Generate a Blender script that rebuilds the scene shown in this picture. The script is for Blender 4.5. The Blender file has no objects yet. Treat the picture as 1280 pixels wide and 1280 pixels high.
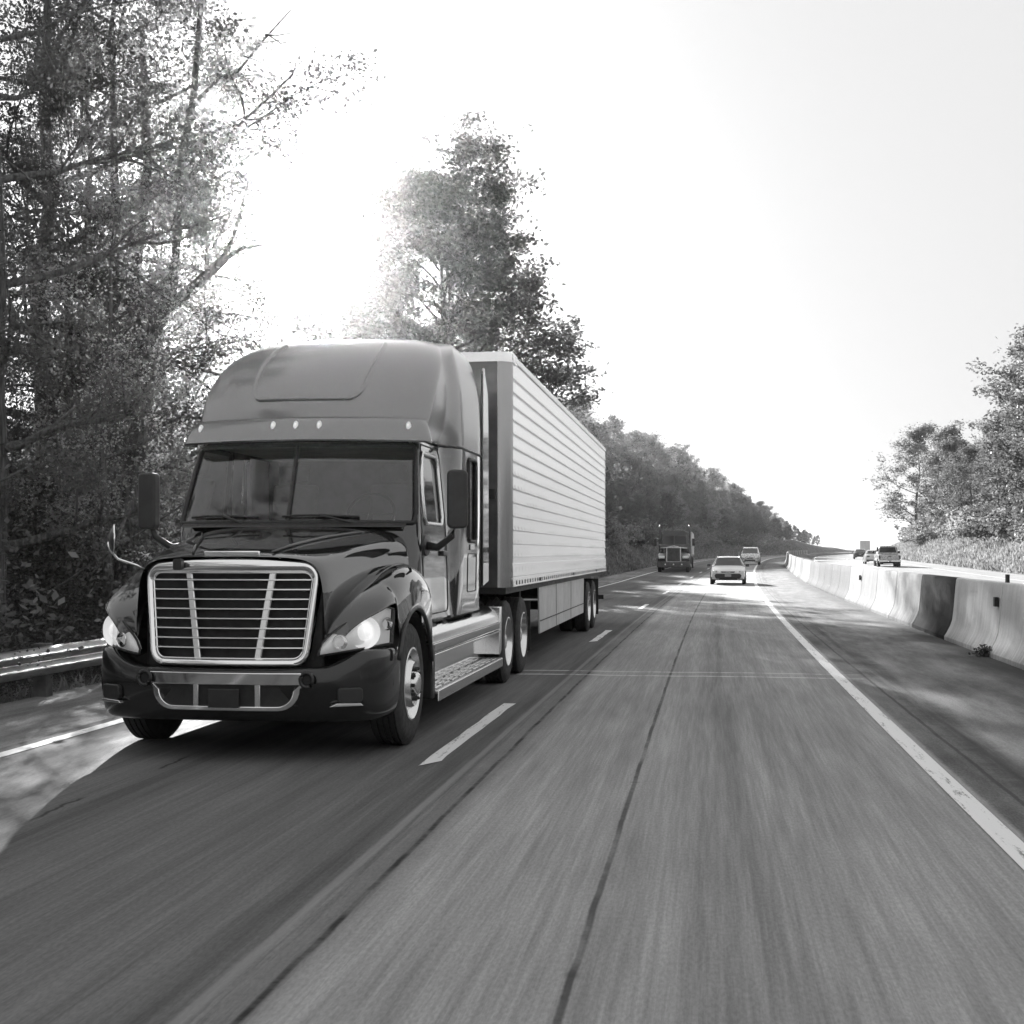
import bpy, bmesh, math, random
import numpy as np
from mathutils import Vector, Matrix
R = math.radians
SC = bpy.context.scene
COL = SC.collection

# ------------------------------------------------------------------ camera
cam_data = bpy.data.cameras.new("camera")
cam = bpy.data.objects.new("camera", cam_data)
COL.objects.link(cam)
cam.location = (0, 0, 1.63)
cam.rotation_euler = (R(90), 0, math.atan(246 / 1600))
cam_data.sensor_width = 36
cam_data.lens = 45
cam_data.shift_y = 51 / 1280
cam_data.clip_start = 0.1
cam_data.clip_end = 6000
SC.camera = cam

# ------------------------------------------------------------------ world and sun
SUN_AZ, SUN_EL = R(17.5), R(14.6)
SUNDIR = Vector((-math.sin(SUN_AZ) * math.cos(SUN_EL), math.cos(SUN_AZ) * math.cos(SUN_EL), math.sin(SUN_EL)))
SKYMAX = 1.46
world = bpy.data.worlds.new("World")
SC.world = world
world.use_nodes = True
wn, wl = world.node_tree.nodes, world.node_tree.links
bg = wn["Background"]
bg.inputs["Strength"].default_value = 0.1
sky = wn.new("ShaderNodeTexSky")
sky.sky_type = 'NISHITA'
sky.sun_disc = False
sky.sun_elevation = SUN_EL
sky.sun_rotation = -SUN_AZ
sky.air_density = 1.0
sky.dust_density = 4.0
bw = wn.new("ShaderNodeRGBToBW")
wl.new(sky.outputs[0], bw.inputs[0])
lo = wn.new("ShaderNodeMath"); lo.operation = 'MINIMUM'; lo.inputs[1].default_value = SKYMAX
gain = wn.new("ShaderNodeMath"); gain.operation = 'MULTIPLY'; gain.inputs[1].default_value = 12.0
wl.new(bw.outputs[0], gain.inputs[0]); wl.new(gain.outputs[0], lo.inputs[0])
ex = wn.new("ShaderNodeMath"); ex.operation = 'MULTIPLY'; ex.inputs[1].default_value = 0.006
wl.new(bw.outputs[0], ex.inputs[0])
sm = wn.new("ShaderNodeMath"); sm.operation = 'ADD'
wl.new(lo.outputs[0], sm.inputs[0]); wl.new(ex.outputs[0], sm.inputs[1])
wl.new(sm.outputs[0], bg.inputs["Color"])
sun_data = bpy.data.lights.new("sun", 'SUN')
sun_data.energy = 3.2
sun_data.angle = R(0.6)
sun_data.color = (1, 1, 1)
sun = bpy.data.objects.new("sun", sun_data)
COL.objects.link(sun)
sun.location = SUNDIR * 300
sun.rotation_euler = SUNDIR.to_track_quat('Z', 'Y').to_euler()
SC.view_settings.view_transform = 'Standard'
SC.view_settings.look = 'None'
SC.view_settings.exposure = 2.45
SC.view_settings.gamma = 1.0
SC.view_settings.use_curve_mapping = False
SC.cycles.max_bounces = 8
SC.cycles.transparent_max_bounces = 12
SC.cycles.volume_bounces = 0
SC.cycles.use_denoising = True

# ------------------------------------------------------------------ alignment of the road
def curve_x(Y):
    if Y < 10: return 0.0
    if Y < 700: return 2.2e-4 * (Y - 10) ** 2
    return 2.2e-4 * 690 ** 2 + (Y - 700) * 0.3036
_zs = [(-400, 0), (55, 0), (70, .03), (95, .2), (130, .48), (185, .75), (280, .98), (388, 1.15), (600, 1.5), (760, 1.2), (1200, -6), (4000, -60)]
def road_z(Y):
    for (a, za), (b, zb) in zip(_zs, _zs[1:]):
        if Y <= b:
            t = (Y - a) / (b - a)
            return za + (zb - za) * t
    return -60
def sst(a, b, x):
    t = min(1, max(0, (x - a) / (b - a)))
    return t * t * (3 - 2 * t)
def hsh(a, b):
    v = math.sin(a * 12.9898 + b * 78.233) * 43758.5453
    return v - math.floor(v)
def vnoise(x, y):
    xi, yi = math.floor(x), math.floor(y)
    fx, fy = x - xi, y - yi
    fx, fy = fx * fx * (3 - 2 * fx), fy * fy * (3 - 2 * fy)
    return ((hsh(xi, yi) * (1 - fx) + hsh(xi + 1, yi) * fx) * (1 - fy) + (hsh(xi, yi + 1) * (1 - fx) + hsh(xi + 1, yi + 1) * fx) * fy)
def ground_z(rel, Y):
    z = road_z(Y) - 0.05
    if rel < -7.6:
        d = -7.6 - rel
        near = -0.12 * sst(0, .8, d) - .1 * sst(.8, 2.5, d) + 0.10 * max(0, d - 3)
        near = min(near, 3.0)
        far = 0.62 * max(0, d - .6) if d < 9 else 5.2 + 0.2 * (d - 9)
        far = min(far, 9.0 if Y < 330 else 8.0 * (1 - sst(330, 620, Y)) + 1.0)
        k = sst(42, 80, Y)
        z += near * (1 - k) + far * k + (vnoise(rel * .35, Y * .2) - .5) * .8 * sst(1, 5, d)
    elif rel > 19.3:
        d = rel - 19.3
        h = (0.55 * d if d < 7 else 3.85 + 0.12 * (d - 7))
        h = min(h, 6) * (1 - 0.75 * sst(230, 420, Y))
        z += h + (vnoise(rel * .4, Y * .25) - .5) * .9 * sst(.5, 4, d)
    return z
def P(rel, Y, z=None):
    return Vector((curve_x(Y) + rel, Y, (ground_z(rel, Y) if z is None else road_z(Y) + z)))

# ------------------------------------------------------------------ materials (all greys: the photograph is black and white)
class NT:
    def __init__(s, name):
        s.m = bpy.data.materials.new(name); s.m.use_nodes = True
        s.n, s.l = s.m.node_tree.nodes, s.m.node_tree.links
        s.b = s.n["Principled BSDF"]; s.out = s.n["Material Output"]
    def new(s, t, **k):
        o = s.n.new(t)
        for a, v in k.items(): setattr(o, a, v)
        return o
    def put(s, sock, v):
        if isinstance(v, (int, float)): sock.default_value = v
        elif isinstance(v, tuple): sock.default_value = v
        else: s.l.new(v, sock)
    def math(s, op, a, b=0.0, c=0.0, clamp=False):
        o = s.new("ShaderNodeMath", operation=op); o.use_clamp = clamp
        s.put(o.inputs[0], a); s.put(o.inputs[1], b)
        if op in ('MULTIPLY_ADD', 'COMPARE', 'SMOOTH_MIN', 'WRAP'): s.put(o.inputs[2], c)
        return o.outputs[0]
    def coord(s, kind="Object", scale=(1, 1, 1)):
        c = s.new("ShaderNodeTexCoord"); mp = s.new("ShaderNodeMapping")
        s.l.new(c.outputs[kind], mp.inputs[0]); mp.inputs["Scale"].default_value = scale
        return mp.outputs[0]
    def noise(s, vec, scale, detail=4, rough=.55, dist=0.0):
        o = s.new("ShaderNodeTexNoise"); s.l.new(vec, o.inputs["Vector"])
        o.inputs["Scale"].default_value = scale; o.inputs["Detail"].default_value = detail
        o.inputs["Roughness"].default_value = rough; o.inputs["Distortion"].default_value = dist
        return o.outputs[0]
    def ramp(s, v, a, b, lo=0.0, hi=1.0, smooth=True):
        o = s.new("ShaderNodeMapRange"); o.interpolation_type = 'SMOOTHSTEP' if smooth else 'LINEAR'
        s.put(o.inputs[0], v); o.inputs[1].default_value = a; o.inputs[2].default_value = b
        s.put(o.inputs[3], lo); s.put(o.inputs[4], hi)
        return o.outputs[0]
    def mix(s, f, a, b):
        o = s.new("ShaderNodeMix", data_type='FLOAT'); s.put(o.inputs[0], f); s.put(o.inputs[2], a); s.put(o.inputs[3], b)
        return o.outputs[0]
    def bump(s, h, strength=.3, dist=.02):
        o = s.new("ShaderNodeBump"); o.inputs["Strength"].default_value = strength; o.inputs["Distance"].default_value = dist
        s.l.new(h, o.inputs["Height"]); s.l.new(o.outputs[0], s.b.inputs["Normal"])
    def col(s, v): 
        if isinstance(v, (int, float)): s.b.inputs["Base Color"].default_value = (v, v, v, 1)
        else: s.l.new(v, s.b.inputs["Base Color"])
    def set(s, rough=None, metal=None, coat=None, spec=None):
        if rough is not None: s.put(s.b.inputs["Roughness"], rough)
        if metal is not None: s.put(s.b.inputs["Metallic"], metal)
        if coat is not None: s.b.inputs["Coat Weight"].default_value = coat; s.b.inputs["Coat Roughness"].default_value = .03
        if spec is not None: s.b.inputs["Specular IOR Level"].default_value = spec
        return s

def simple(name, v, rough, metal=0.0, var=.15, scale=3.0, bump=0.0, coat=None, rvar=.1):
    t = NT(name)
    c = t.coord()
    n = t.noise(c, scale, 5)
    t.col(t.ramp(n, .3, .7, v * (1 - var), v * (1 + var)))
    n2 = t.noise(c, scale * 3.1, 3)
    t.set(rough=t.ramp(n2, .3, .7, max(0.02, rough - rvar), rough + rvar), metal=metal, coat=coat)
    if bump: t.bump(t.noise(c, scale * 12, 4), bump, .01)
    return t.m
M = {}
M['paint'] = simple('black_truck_paint', .015, .05, 0, .2, 1.5, 0, 1.0, .02)
M['paint'].node_tree.nodes['Principled BSDF'].inputs['IOR'].default_value = 1.6
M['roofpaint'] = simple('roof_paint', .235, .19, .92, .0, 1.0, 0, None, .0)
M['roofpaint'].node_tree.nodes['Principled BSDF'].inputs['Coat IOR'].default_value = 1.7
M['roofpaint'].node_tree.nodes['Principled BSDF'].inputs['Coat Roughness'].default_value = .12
M['plastic'] = simple('black_plastic', .02, .42, 0, .2, 6, .1)
M['dark'] = simple('dark_chassis', .012, .6, 0, .3, 6, .2)
M['gloss'] = simple('gloss_bumper', .012, .18, 0, .2, 2, 0, .3, .04)
M['chrome'] = simple('chrome', .85, .07, 1.0, .02, .6, 0, None, .005)
M['alu'] = simple('brushed_aluminium', .72, .24, 1.0, .03, .6, 0, None, .01)
M['tread'] = simple('tread_plate', .62, .3, 1.0, .15, 12, .12)
M['post'] = simple('polished_post', .7, .14, 1.0, .02, .6, 0, None, .005)
M['darkpost'] = simple('dark_polished_post', .36, .16, 1.0, .02, .6, 0, None, .005)
M['rubber'] = simple('tyre_rubber', .022, .75, 0, .25, 8, .3)
M['seal'] = simple('rubber_seal', .012, .5, 0, .1, 8)
M['steel'] = simple('galvanised_steel', .3, .42, .9, .25, 2.5, .15)
M['wood'] = simple('weathered_wood', .10, .85, 0, .4, 5, .4)
M['interior'] = simple('cab_interior', .11, .8, 0, .2, 4)
M['silver'] = simple('silver_housing', .85, .3, .15, .08, 9)
M['white'] = simple('white_car_paint', .62, .2, 0, .05, 2, 0, .6, .04)
M['silvercar'] = simple('silver_car_paint', .42, .28, .55, .06, 2, 0, .5, .05)
M['darkcar'] = simple('dark_car_paint', .02, .2, 0, .1, 2, 0, .6, .04)
M['lightbox'] = simple('box_panel', .5, .5, 0, .1, 2)
M['red'] = simple('tail_lamp', .06, .2, 0, .1, 8)
M['darkpanel'] = simple('trailer_nose', .09, .4, .3, .3, 3)
M['plate'] = simple('plate', .35, .5, 0, .1, 30)
M['gdark'] = simple('dark_car_glass', .015, .04, 0, .05, 2, 0, None, .01)

def glass(name, tint, refl=1.0, ior=1.52):
    t = NT(name)
    tr = t.new("ShaderNodeBsdfTransparent"); tr.inputs[0].default_value = (tint, tint, tint, 1)
    gl = t.new("ShaderNodeBsdfGlossy"); gl.inputs["Roughness"].default_value = .02
    gl.inputs[0].default_value = (refl, refl, refl, 1)
    fr = t.new("ShaderNodeFresnel"); fr.inputs[0].default_value = ior
    mx = t.new("ShaderNodeMixShader")
    t.l.new(fr.outputs[0], mx.inputs[0]); t.l.new(tr.outputs[0], mx.inputs[1]); t.l.new(gl.outputs[0], mx.inputs[2])
    t.l.new(mx.outputs[0], t.out.inputs[0])
    return t.m
M['glass'] = glass('windshield_glass', .66, 1.0, 1.85)
M['lens'] = glass('lens_glass', .92)
def lamp(name, e):
    t = NT(name); t.col(.9); t.set(rough=.2)
    t.b.inputs["Emission Color"].default_value = (1, 1, 1, 1); t.b.inputs["Emission Strength"].default_value = e
    return t.m
M['lampon'] = lamp('lit_bulb', .10)
M['amber'] = lamp('marker_lens', .05)
M['bowl'] = lamp('lit_reflector_bowl', .06)
M['lamphouse'] = lamp('lit_lamp_housing', .018)

# trailer side skin: bright fluted metal with faint vertical waviness
t = NT('trailer_skin'); c = t.coord(scale=(1, 1, 1))
w = t.noise(t.coord(scale=(1, 2.2, .5)), 1.6, 2)
fine = t.noise(t.coord(scale=(1, 7, 1.2)), 2.0, 2)
sp_ = t.new("ShaderNodeSeparateXYZ"); tc_ = t.new("ShaderNodeTexCoord"); t.l.new(tc_.outputs["Object"], sp_.inputs[0])
t.col(t.math('SUBTRACT', .93, t.math('MULTIPLY', t.math('MULTIPLY', t.ramp(t.math('SINE', t.math('MULTIPLY', sp_.outputs[1], 22.0)), -.1, .7), t.ramp(t.math('SINE', t.math('MULTIPLY', sp_.outputs[2], 36.5)), .1, .8)), t.math('MULTIPLY', t.ramp(t.noise(t.coord(scale=(1, .35, 2.2)), 1.0, 3), .42, .6, 0, .38), t.ramp(sp_.outputs[2], 2.3, 3.2, 1, 0))))); t.set(rough=.25, metal=1.0)  # rows of darker marks in the colour stand in for dimple reflections
dim = t.math('MULTIPLY', t.math('SINE', t.math('MULTIPLY', sp_.outputs[1], 24.0)), t.ramp(sp_.outputs[2], 1.0, 2.0, .5, .0))
w = t.math('ADD', w, t.math('MULTIPLY', dim, .3))
t.bump(dim, .05, .006); M['skin'] = t.m

# bark
t = NT('tree_bark'); n = t.noise(t.coord(scale=(6, 6, 1)), 2.5, 6)
t.col(t.ramp(n, .3, .7, .045, .15)); t.set(rough=.9, spec=.2); t.bump(n, .6, .03); M['bark'] = t.m
def leafmat(name, v, trans):
    t = NT(name)
    n = t.noise(t.coord(), 0.55, 3)
    n2 = t.noise(t.coord(), 5.0, 2)
    cc = t.math('MULTIPLY', t.ramp(n, .3, .7, v * .65, v * 1.4), t.ramp(n2, .3, .7, .7, 1.3))
    oi = t.new('ShaderNodeObjectInfo'); cc = t.math('MULTIPLY', cc, t.ramp(oi.outputs['Random'], 0, 1, .6, 1.55, False))
    d = t.new("ShaderNodeBsdfDiffuse"); t.l.new(cc, d.inputs[0])
    tl = t.new("ShaderNodeBsdfTranslucent"); t.l.new(t.math('MULTIPLY', cc, 1.6), tl.inputs[0])
    g = t.new("ShaderNodeBsdfGlossy"); g.inputs["Roughness"].default_value = .45; g.inputs[0].default_value = (.5, .5, .5, 1)
    m1 = t.new("ShaderNodeMixShader"); m1.inputs[0].default_value = trans
    t.l.new(d.outputs[0], m1.inputs[1]); t.l.new(tl.outputs[0], m1.inputs[2])
    m2 = t.new("ShaderNodeMixShader"); m2.inputs[0].default_value = .06
    t.l.new(m1.outputs[0], m2.inputs[1]); t.l.new(g.outputs[0], m2.inputs[2])
    t.l.new(m2.outputs[0], t.out.inputs[0])
    return t.m
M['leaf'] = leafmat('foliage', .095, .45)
M['leafnear'] = leafmat('dark_foliage', .062, .4)  # lower leaf albedo than the common foliage
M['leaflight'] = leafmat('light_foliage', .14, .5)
M['grass'] = leafmat('grass_blades', .17, .35)

# soil and verge
t = NT('verge_soil'); c = t.coord()
n = t.noise(c, .6, 6); n2 = t.noise(c, 7, 5)
t.col(t.math('MULTIPLY', t.ramp(n, .3, .7, .07, .15), t.ramp(n2, .3, .7, .6, 1.4)))
t.set(rough=.95, spec=.15); t.bump(n2, .8, .08); M['soil'] = t.m

# road surfaces use a UV of (metres across, metres along)
def line(t, u, at, w, soft, wob=0.0, nz=None):
    uu = u if nz is None else t.math('ADD', u, t.math('MULTIPLY', t.math('SUBTRACT', nz, .5), wob))
    d = t.math('ABSOLUTE', t.math('SUBTRACT', uu, at))
    return t.ramp(d, w, w + soft, 1.0, 0.0)
def roadmat(name, kind):
    t = NT(name)
    tc = t.new("ShaderNodeTexCoord"); sp = t.new("ShaderNodeSeparateXYZ"); t.l.new(tc.outputs["UV"], sp.inputs[0])
    u, v = sp.outputs[0], sp.outputs[1]
    streak = t.noise(t.coord("UV", (6, .14, 1)), 1.0, 6, .62)
    streak2 = t.noise(t.coord("UV", (34, .8, 1)), 1.0, 6, .68)
    patch = t.noise(t.coord("UV", (.5, .16, 1)), 1.0, 4, .6)
    grain = t.noise(t.coord("UV", (70, 22, 1)), 1.0, 3, .6)
    wob = t.noise(t.coord("UV", (0.01, .8, 1)), 1.0, 5, .7)
    wob2 = t.noise(t.coord("UV", (0.01, 4.5, 1)), 1.0, 4, .7)
    con = t.ramp(streak, .25, .75, .235, .335)
    con = t.math('MULTIPLY', con, t.ramp(patch, .3, .7, .86, 1.12))
    con = t.math('MULTIPLY', con, t.ramp(streak2, .3, .7, .82, 1.15))
    con = t.math('MULTIPLY', con, t.ramp(grain, .3, .7, .88, 1.1))
    if kind == 'main':
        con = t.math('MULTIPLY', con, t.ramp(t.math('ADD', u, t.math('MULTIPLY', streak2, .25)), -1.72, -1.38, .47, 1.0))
        # darker oil stripe down the middle of each lane
        for at, wd, dk in ((0.12, .38, .30), (.55, .25, .14), (-3.9, .4, .3), (-1.95, .28, .20)):
            s_ = t.ramp(t.math('ABSOLUTE', t.math('SUBTRACT', u, at)), 0, wd, 1, 0)
            con = t.math('MULTIPLY', con, t.math('SUBTRACT', 1.0, t.math('MULTIPLY', s_, t.ramp(streak, .2, .7, dk * 1.3, dk * .5))))
        # asphalt shoulder right of the edge line, and left shoulder
        asp = t.math('MULTIPLY', t.ramp(patch, .3, .7, .115, .19), t.ramp(t.noise(t.coord("UV", (2.2, .35, 1)), 1.0, 6, .7), .3, .7, .6, 1.35))
        asp = t.math('MULTIPLY', asp, t.ramp(grain, .3, .7, .8, 1.2))
        dirt = t.ramp(t.math('ADD', u, t.math('MULTIPLY', wob, .35)), 3.75, 4.3, 0, 1)
        asp = t.mix(t.math('MULTIPLY', dirt, .75), asp, t.math('MULTIPLY', streak2, .08))
        asp = t.mix(t.math('MULTIPLY', line(t, u, 2.25, .02, .22, .3, wob2), t.ramp(streak, .35, .6, 0, .7)), asp, .035)
        con = t.mix(t.ramp(t.math('ADD', u, t.math('MULTIPLY', wob2, .05)), 1.80, 1.84), con, asp)
        lsh = t.math('MULTIPLY', asp, 1.35)
        con = t.mix(t.ramp(u, -5.86, -5.82, 1, 0), con, lsh)
        # longitudinal seams and cracks
        c1 = line(t, u, -.52, .009, .014, .035, wob)
        c1 = t.math('MULTIPLY', c1, t.ramp(wob, .3, .6, .3, .8))
        c1b = t.math('MULTIPLY', line(t, u, -.52, .016, .03, .035, wob), t.ramp(t.noise(t.coord("UV", (0.01, 1.9, 1)), 1.0, 2), .62, .7, 0, .8))
        c2 = t.math('MULTIPLY', line(t, u, -1.62, .006, .02, .05, wob), t.ramp(t.noise(t.coord("UV", (0.01, 1.1, 1)), 1.3, 6, .75), .38, .62, .35, 1))
        c4 = t.math('MULTIPLY', line(t, u, -1.62, .0, .16, .12, wob2), t.ramp(streak2, .4, .6, .1, .5))
        c5 = t.math('MULTIPLY', line(t, u, -4.1, .004, .02, .25, wob), t.ramp(t.noise(t.coord("UV", (0.01, .5, 1)), 1.0, 4), .48, .56, 0, .8))
        c3 = t.math('MULTIPLY', line(t, u, 2.02, .01, .015, .05, wob), .6)
        for c_ in (c4, c1, c1b, c2, c3, c5): con = t.mix(c_, con, .03)
        l1 = t.math('MULTIPLY', line(t, u, -1.82, .012, .03, .03, wob), .35)
        con = t.mix(l1, con, .36)
        lanes = t.math('MULTIPLY', t.ramp(u, -2.6, -2.5), t.ramp(u, 1.95, 2.0, 1, 0))
        for vv, st in ((17.25, .9), (17.8, .75), (38.3, .6), (62, .4)):
            wv = t.math('ADD', v, t.math('MULTIPLY', t.noise(t.coord("UV", (.9, .01, 1)), 1.0, 4), .35))
            j = t.math('MULTIPLY', line(t, wv, vv, .02 + vv * .001, .03 + vv * .001), lanes)
            con = t.mix(t.math('MULTIPLY', j, t.math('MULTIPLY', t.ramp(streak, .35, .55, .2, 1), st)), con, .5)
    t.col(con)
    t.set(rough=t.ramp(streak2, .3, .7, .78, .92), spec=.12)
    t.bump(t.math('ADD', grain, t.math('MULTIPLY', streak2, .7)), .35, .008)
    return t.m
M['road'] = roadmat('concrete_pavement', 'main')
M['road2'] = roadmat('concrete_pavement_plain', 'plain')
t = NT('worn_road_paint'); n = t.noise(t.coord("UV", (14, 1.4, 1)), 1.0, 6, .7); n2 = t.noise(t.coord("UV", (60, 14, 1)), 1.0, 4, .7)
t.col(t.mix(t.ramp(t.math('ADD', n, t.math('MULTIPLY', n2, .5)), .80, .94), .72, .2)); t.set(rough=.65); M['line'] = t.m
def barriermat(name, v):
    t = NT(name)
    oi = t.new("ShaderNodeObjectInfo"); rn = oi.outputs["Random"]
    def oc(sc_):
        c_ = t.new("ShaderNodeTexCoord"); a_ = t.new("ShaderNodeVectorMath", operation='ADD'); m_ = t.new("ShaderNodeMapping"); x_ = t.new("ShaderNodeCombineXYZ")
        t.l.new(t.math('MULTIPLY', rn, 90.0), x_.inputs[0]); t.l.new(t.math('MULTIPLY', rn, 57.0), x_.inputs[1])
        t.l.new(c_.outputs["Object"], m_.inputs[0]); m_.inputs["Scale"].default_value = sc_
        t.l.new(m_.outputs[0], a_.inputs[0]); t.l.new(x_.outputs[0], a_.inputs[1]); return a_.outputs[0]
    st = t.noise(oc((1, 5, .3)), 1.5, 6, .65); p = t.noise(oc((1, 1, 1)), 1.1, 6, .65); g = t.noise(oc((1, 1, 1)), 40, 3)
    cc = t.math('MULTIPLY', t.ramp(st, .3, .7, v * .86, v * 1.08), t.math('MULTIPLY', t.ramp(p, .3, .7, .88, 1.08), t.ramp(rn, 0, 1, .86, 1.1)))
    sp = t.new("ShaderNodeSeparateXYZ"); tc = t.new("ShaderNodeTexCoord"); t.l.new(tc.outputs["Object"], sp.inputs[0])
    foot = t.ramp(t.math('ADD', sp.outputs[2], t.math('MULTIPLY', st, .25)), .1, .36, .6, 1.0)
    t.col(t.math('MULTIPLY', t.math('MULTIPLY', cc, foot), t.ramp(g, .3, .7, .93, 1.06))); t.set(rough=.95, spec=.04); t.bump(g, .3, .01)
    return t.m
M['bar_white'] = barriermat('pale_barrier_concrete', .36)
M['bar_sunlift'] = barriermat('sun_brightened_barrier_concrete', .64)  # near segments stand in tree shade; missing sunlight is put into this paler colour
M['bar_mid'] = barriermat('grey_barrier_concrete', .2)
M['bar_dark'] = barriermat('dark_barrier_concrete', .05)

# ------------------------------------------------------------------ mesh helpers
class MB:
    def __init__(s): s.v, s.f, s.uv = [], [], None
    def add(s, vs, fs):
        b = len(s.v); s.v += [tuple(p) for p in vs]; s.f += [tuple(i + b for i in f) for f in fs]; return s
    def box(s, x0, x1, y0, y1, z0, z1):
        return s.add([(x0,y0,z0),(x1,y0,z0),(x1,y1,z0),(x0,y1,z0),(x0,y0,z1),(x1,y0,z1),(x1,y1,z1),(x0,y1,z1)],
                     [(0,3,2,1),(4,5,6,7),(0,1,5,4),(1,2,6,5),(2,3,7,6),(3,0,4,7)])
    def grid(s, rows, closed=False, flip=False):
        n = len(rows[0]); fs = []
        for i in range(len(rows) - 1):
            for j in range(n if closed else n - 1):
                a, b = i * n + j, i * n + (j + 1) % n
                q = (a, b, b + n, a + n)
                fs.append(q[::-1] if flip else q)
        return s.add([p for r in rows for p in r], fs)
    def tube(s, pts, r, n=8, caps=True):
        pts = [Vector(p) for p in pts]; rs = r if isinstance(r, (list, tuple)) else [r] * len(pts)
        rows = []
        for i, p in enumerate(pts):
            d = (pts[min(i + 1, len(pts) - 1)] - pts[max(i - 1, 0)]).normalized()
            a = d.cross(Vector((0, 0, 1)) if abs(d.z) < .9 else Vector((1, 0, 0))).normalized(); b = d.cross(a)
            rows.append([p + (a * math.cos(2 * math.pi * k / n) + b * math.sin(2 * math.pi * k / n)) * rs[i] for k in range(n)])
        b0 = len(s.v); s.grid(rows, True)
        if caps:
            s.f.append(tuple(b0 + k for k in range(n))[::-1]); e = b0 + (len(pts) - 1) * n
            s.f.append(tuple(e + k for k in range(n)))
        return s
    def lathe(s, prof, c=(0, 0, 0), axis='x', n=32):
        rows = []
        for (a, r) in prof:
            row = []
            for k in range(n):
                t = 2 * math.pi * k / n
                p = {'x': (a, r * math.cos(t), r * math.sin(t)), 'y': (r * math.cos(t), a, r * math.sin(t)), 'z': (r * math.cos(t), r * math.sin(t), a)}[axis]
                row.append((p[0] + c[0], p[1] + c[1], p[2] + c[2]))
            rows.append(row)
        return s.grid(rows, True)
    def prism(s, poly, a0, a1, axis='y'):
        f = {'y': lambda p, a: (p[0], a, p[1]), 'x': lambda p, a: (a, p[0], p[1]), 'z': lambda p, a: (p[0], p[1], a)}[axis]
        n = len(poly)
        return s.add([f(p, a0) for p in poly] + [f(p, a1) for p in poly],
                     [tuple(range(n)), tuple(range(2 * n - 1, n - 1, -1))] + [(i, i + n, (i + 1) % n + n, (i + 1) % n) for i in range(n)])
    def ring(s, outer, inner, a0, a1, mapf=None):
        f = mapf or (lambda p, a: (p[0], a, p[1])); n = len(outer)
        vs = [f(p, a0) for p in outer] + [f(p, a0) for p in inner] + [f(p, a1) for p in outer] + [f(p, a1) for p in inner]
        fs = []
        for i in range(n):
            j = (i + 1) % n
            fs += [(i, j, j + n, i + n), (i + 2 * n, i + 3 * n, j + 3 * n, j + 2 * n), (i, i + 2 * n, j + 2 * n, j), (i + n, j + n, j + 3 * n, i + 3 * n)]
        return s.add(vs, fs)
    def build(s, name, mat, parent=None, bevel=0, sharp=35, sub=0, solid=0, kind=None, uv=None, fixn=True):
        me = bpy.data.meshes.new(name); me.from_pydata(s.v, [], s.f); me.update()
        if fixn:
            bm = bmesh.new(); bm.from_mesh(me)
            if uv is None: bmesh.ops.delete(bm, geom=[v for v in bm.verts if not v.link_faces], context='VERTS')
            bmesh.ops.recalc_face_normals(bm, faces=bm.faces); bm.to_mesh(me); bm.free()
        me.polygons.foreach_set("use_smooth", [True] * len(me.polygons))
        if sharp < 180 and not sub: me.set_sharp_from_angle(angle=R(sharp))
        me.materials.append(mat)
        if uv is not None:
            l = me.uv_layers.new(name="UVMap")
            for lp in me.loops: l.data[lp.index].uv = uv[lp.vertex_index]
        o = bpy.data.objects.new(name, me); COL.objects.link(o)
        if parent: o.parent = parent
        if kind: o['kind'] = kind
        if solid:
            m = o.modifiers.new("thick", 'SOLIDIFY'); m.thickness = solid; m.offset = -1
        if bevel:
            m = o.modifiers.new("bevel", 'BEVEL'); m.width = bevel; m.segments = 3; m.limit_method = 'ANGLE'; m.angle_limit = R(40)
        if sub:
            m = o.modifiers.new("sub", 'SUBSURF'); m.levels = sub; m.render_levels = sub
        return o
def rrect(x0, x1, z0, z1, r, n=6, taper=0.0):
    pts = []
    for cx, cz, a in ((x1 - r, z1 - r, 0), (x0 + r, z1 - r, 90), (x0 + r, z0 + r, 180), (x1 - r, z0 + r, 270)):
        for k in range(n + 1):
            t = R(a + 90 * k / n); pts.append((cx + r * math.cos(t), cz + r * math.sin(t)))
    if taper:
        pts = [((p[0] - (x0 + x1) / 2) * (1 - taper * (z1 - p[1]) / (z1 - z0)) + (x0 + x1) / 2, p[1]) for p in pts]
    return pts
def thing(name, label, cat, loc=(0, 0, 0), rz=0.0, group=None):
    o = bpy.data.objects.new(name, None); COL.objects.link(o); o.empty_display_size = .3
    o.location = loc; o.rotation_euler = (0, 0, rz); return tag(o, label, cat, group)
def tag(o, label, cat, group=None, kind=None):
    o['label'] = label; o['category'] = cat
    if group: o['group'] = group
    if kind: o['kind'] = kind
    return o
KIDS = {}
def copy_tree(o, loc, rz=0.0, sc=None, label=None, parent=None):
    c = o.copy(); COL.objects.link(c)
    if parent is None:
        c.location = loc; c.rotation_euler = (0, 0, rz)
        if sc is not None: c.scale = sc
        if label: c['label'] = label
    else: c.parent = parent
    for ch in [x for x in o.children]: copy_tree(ch, None, parent=c)
    return c

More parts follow.
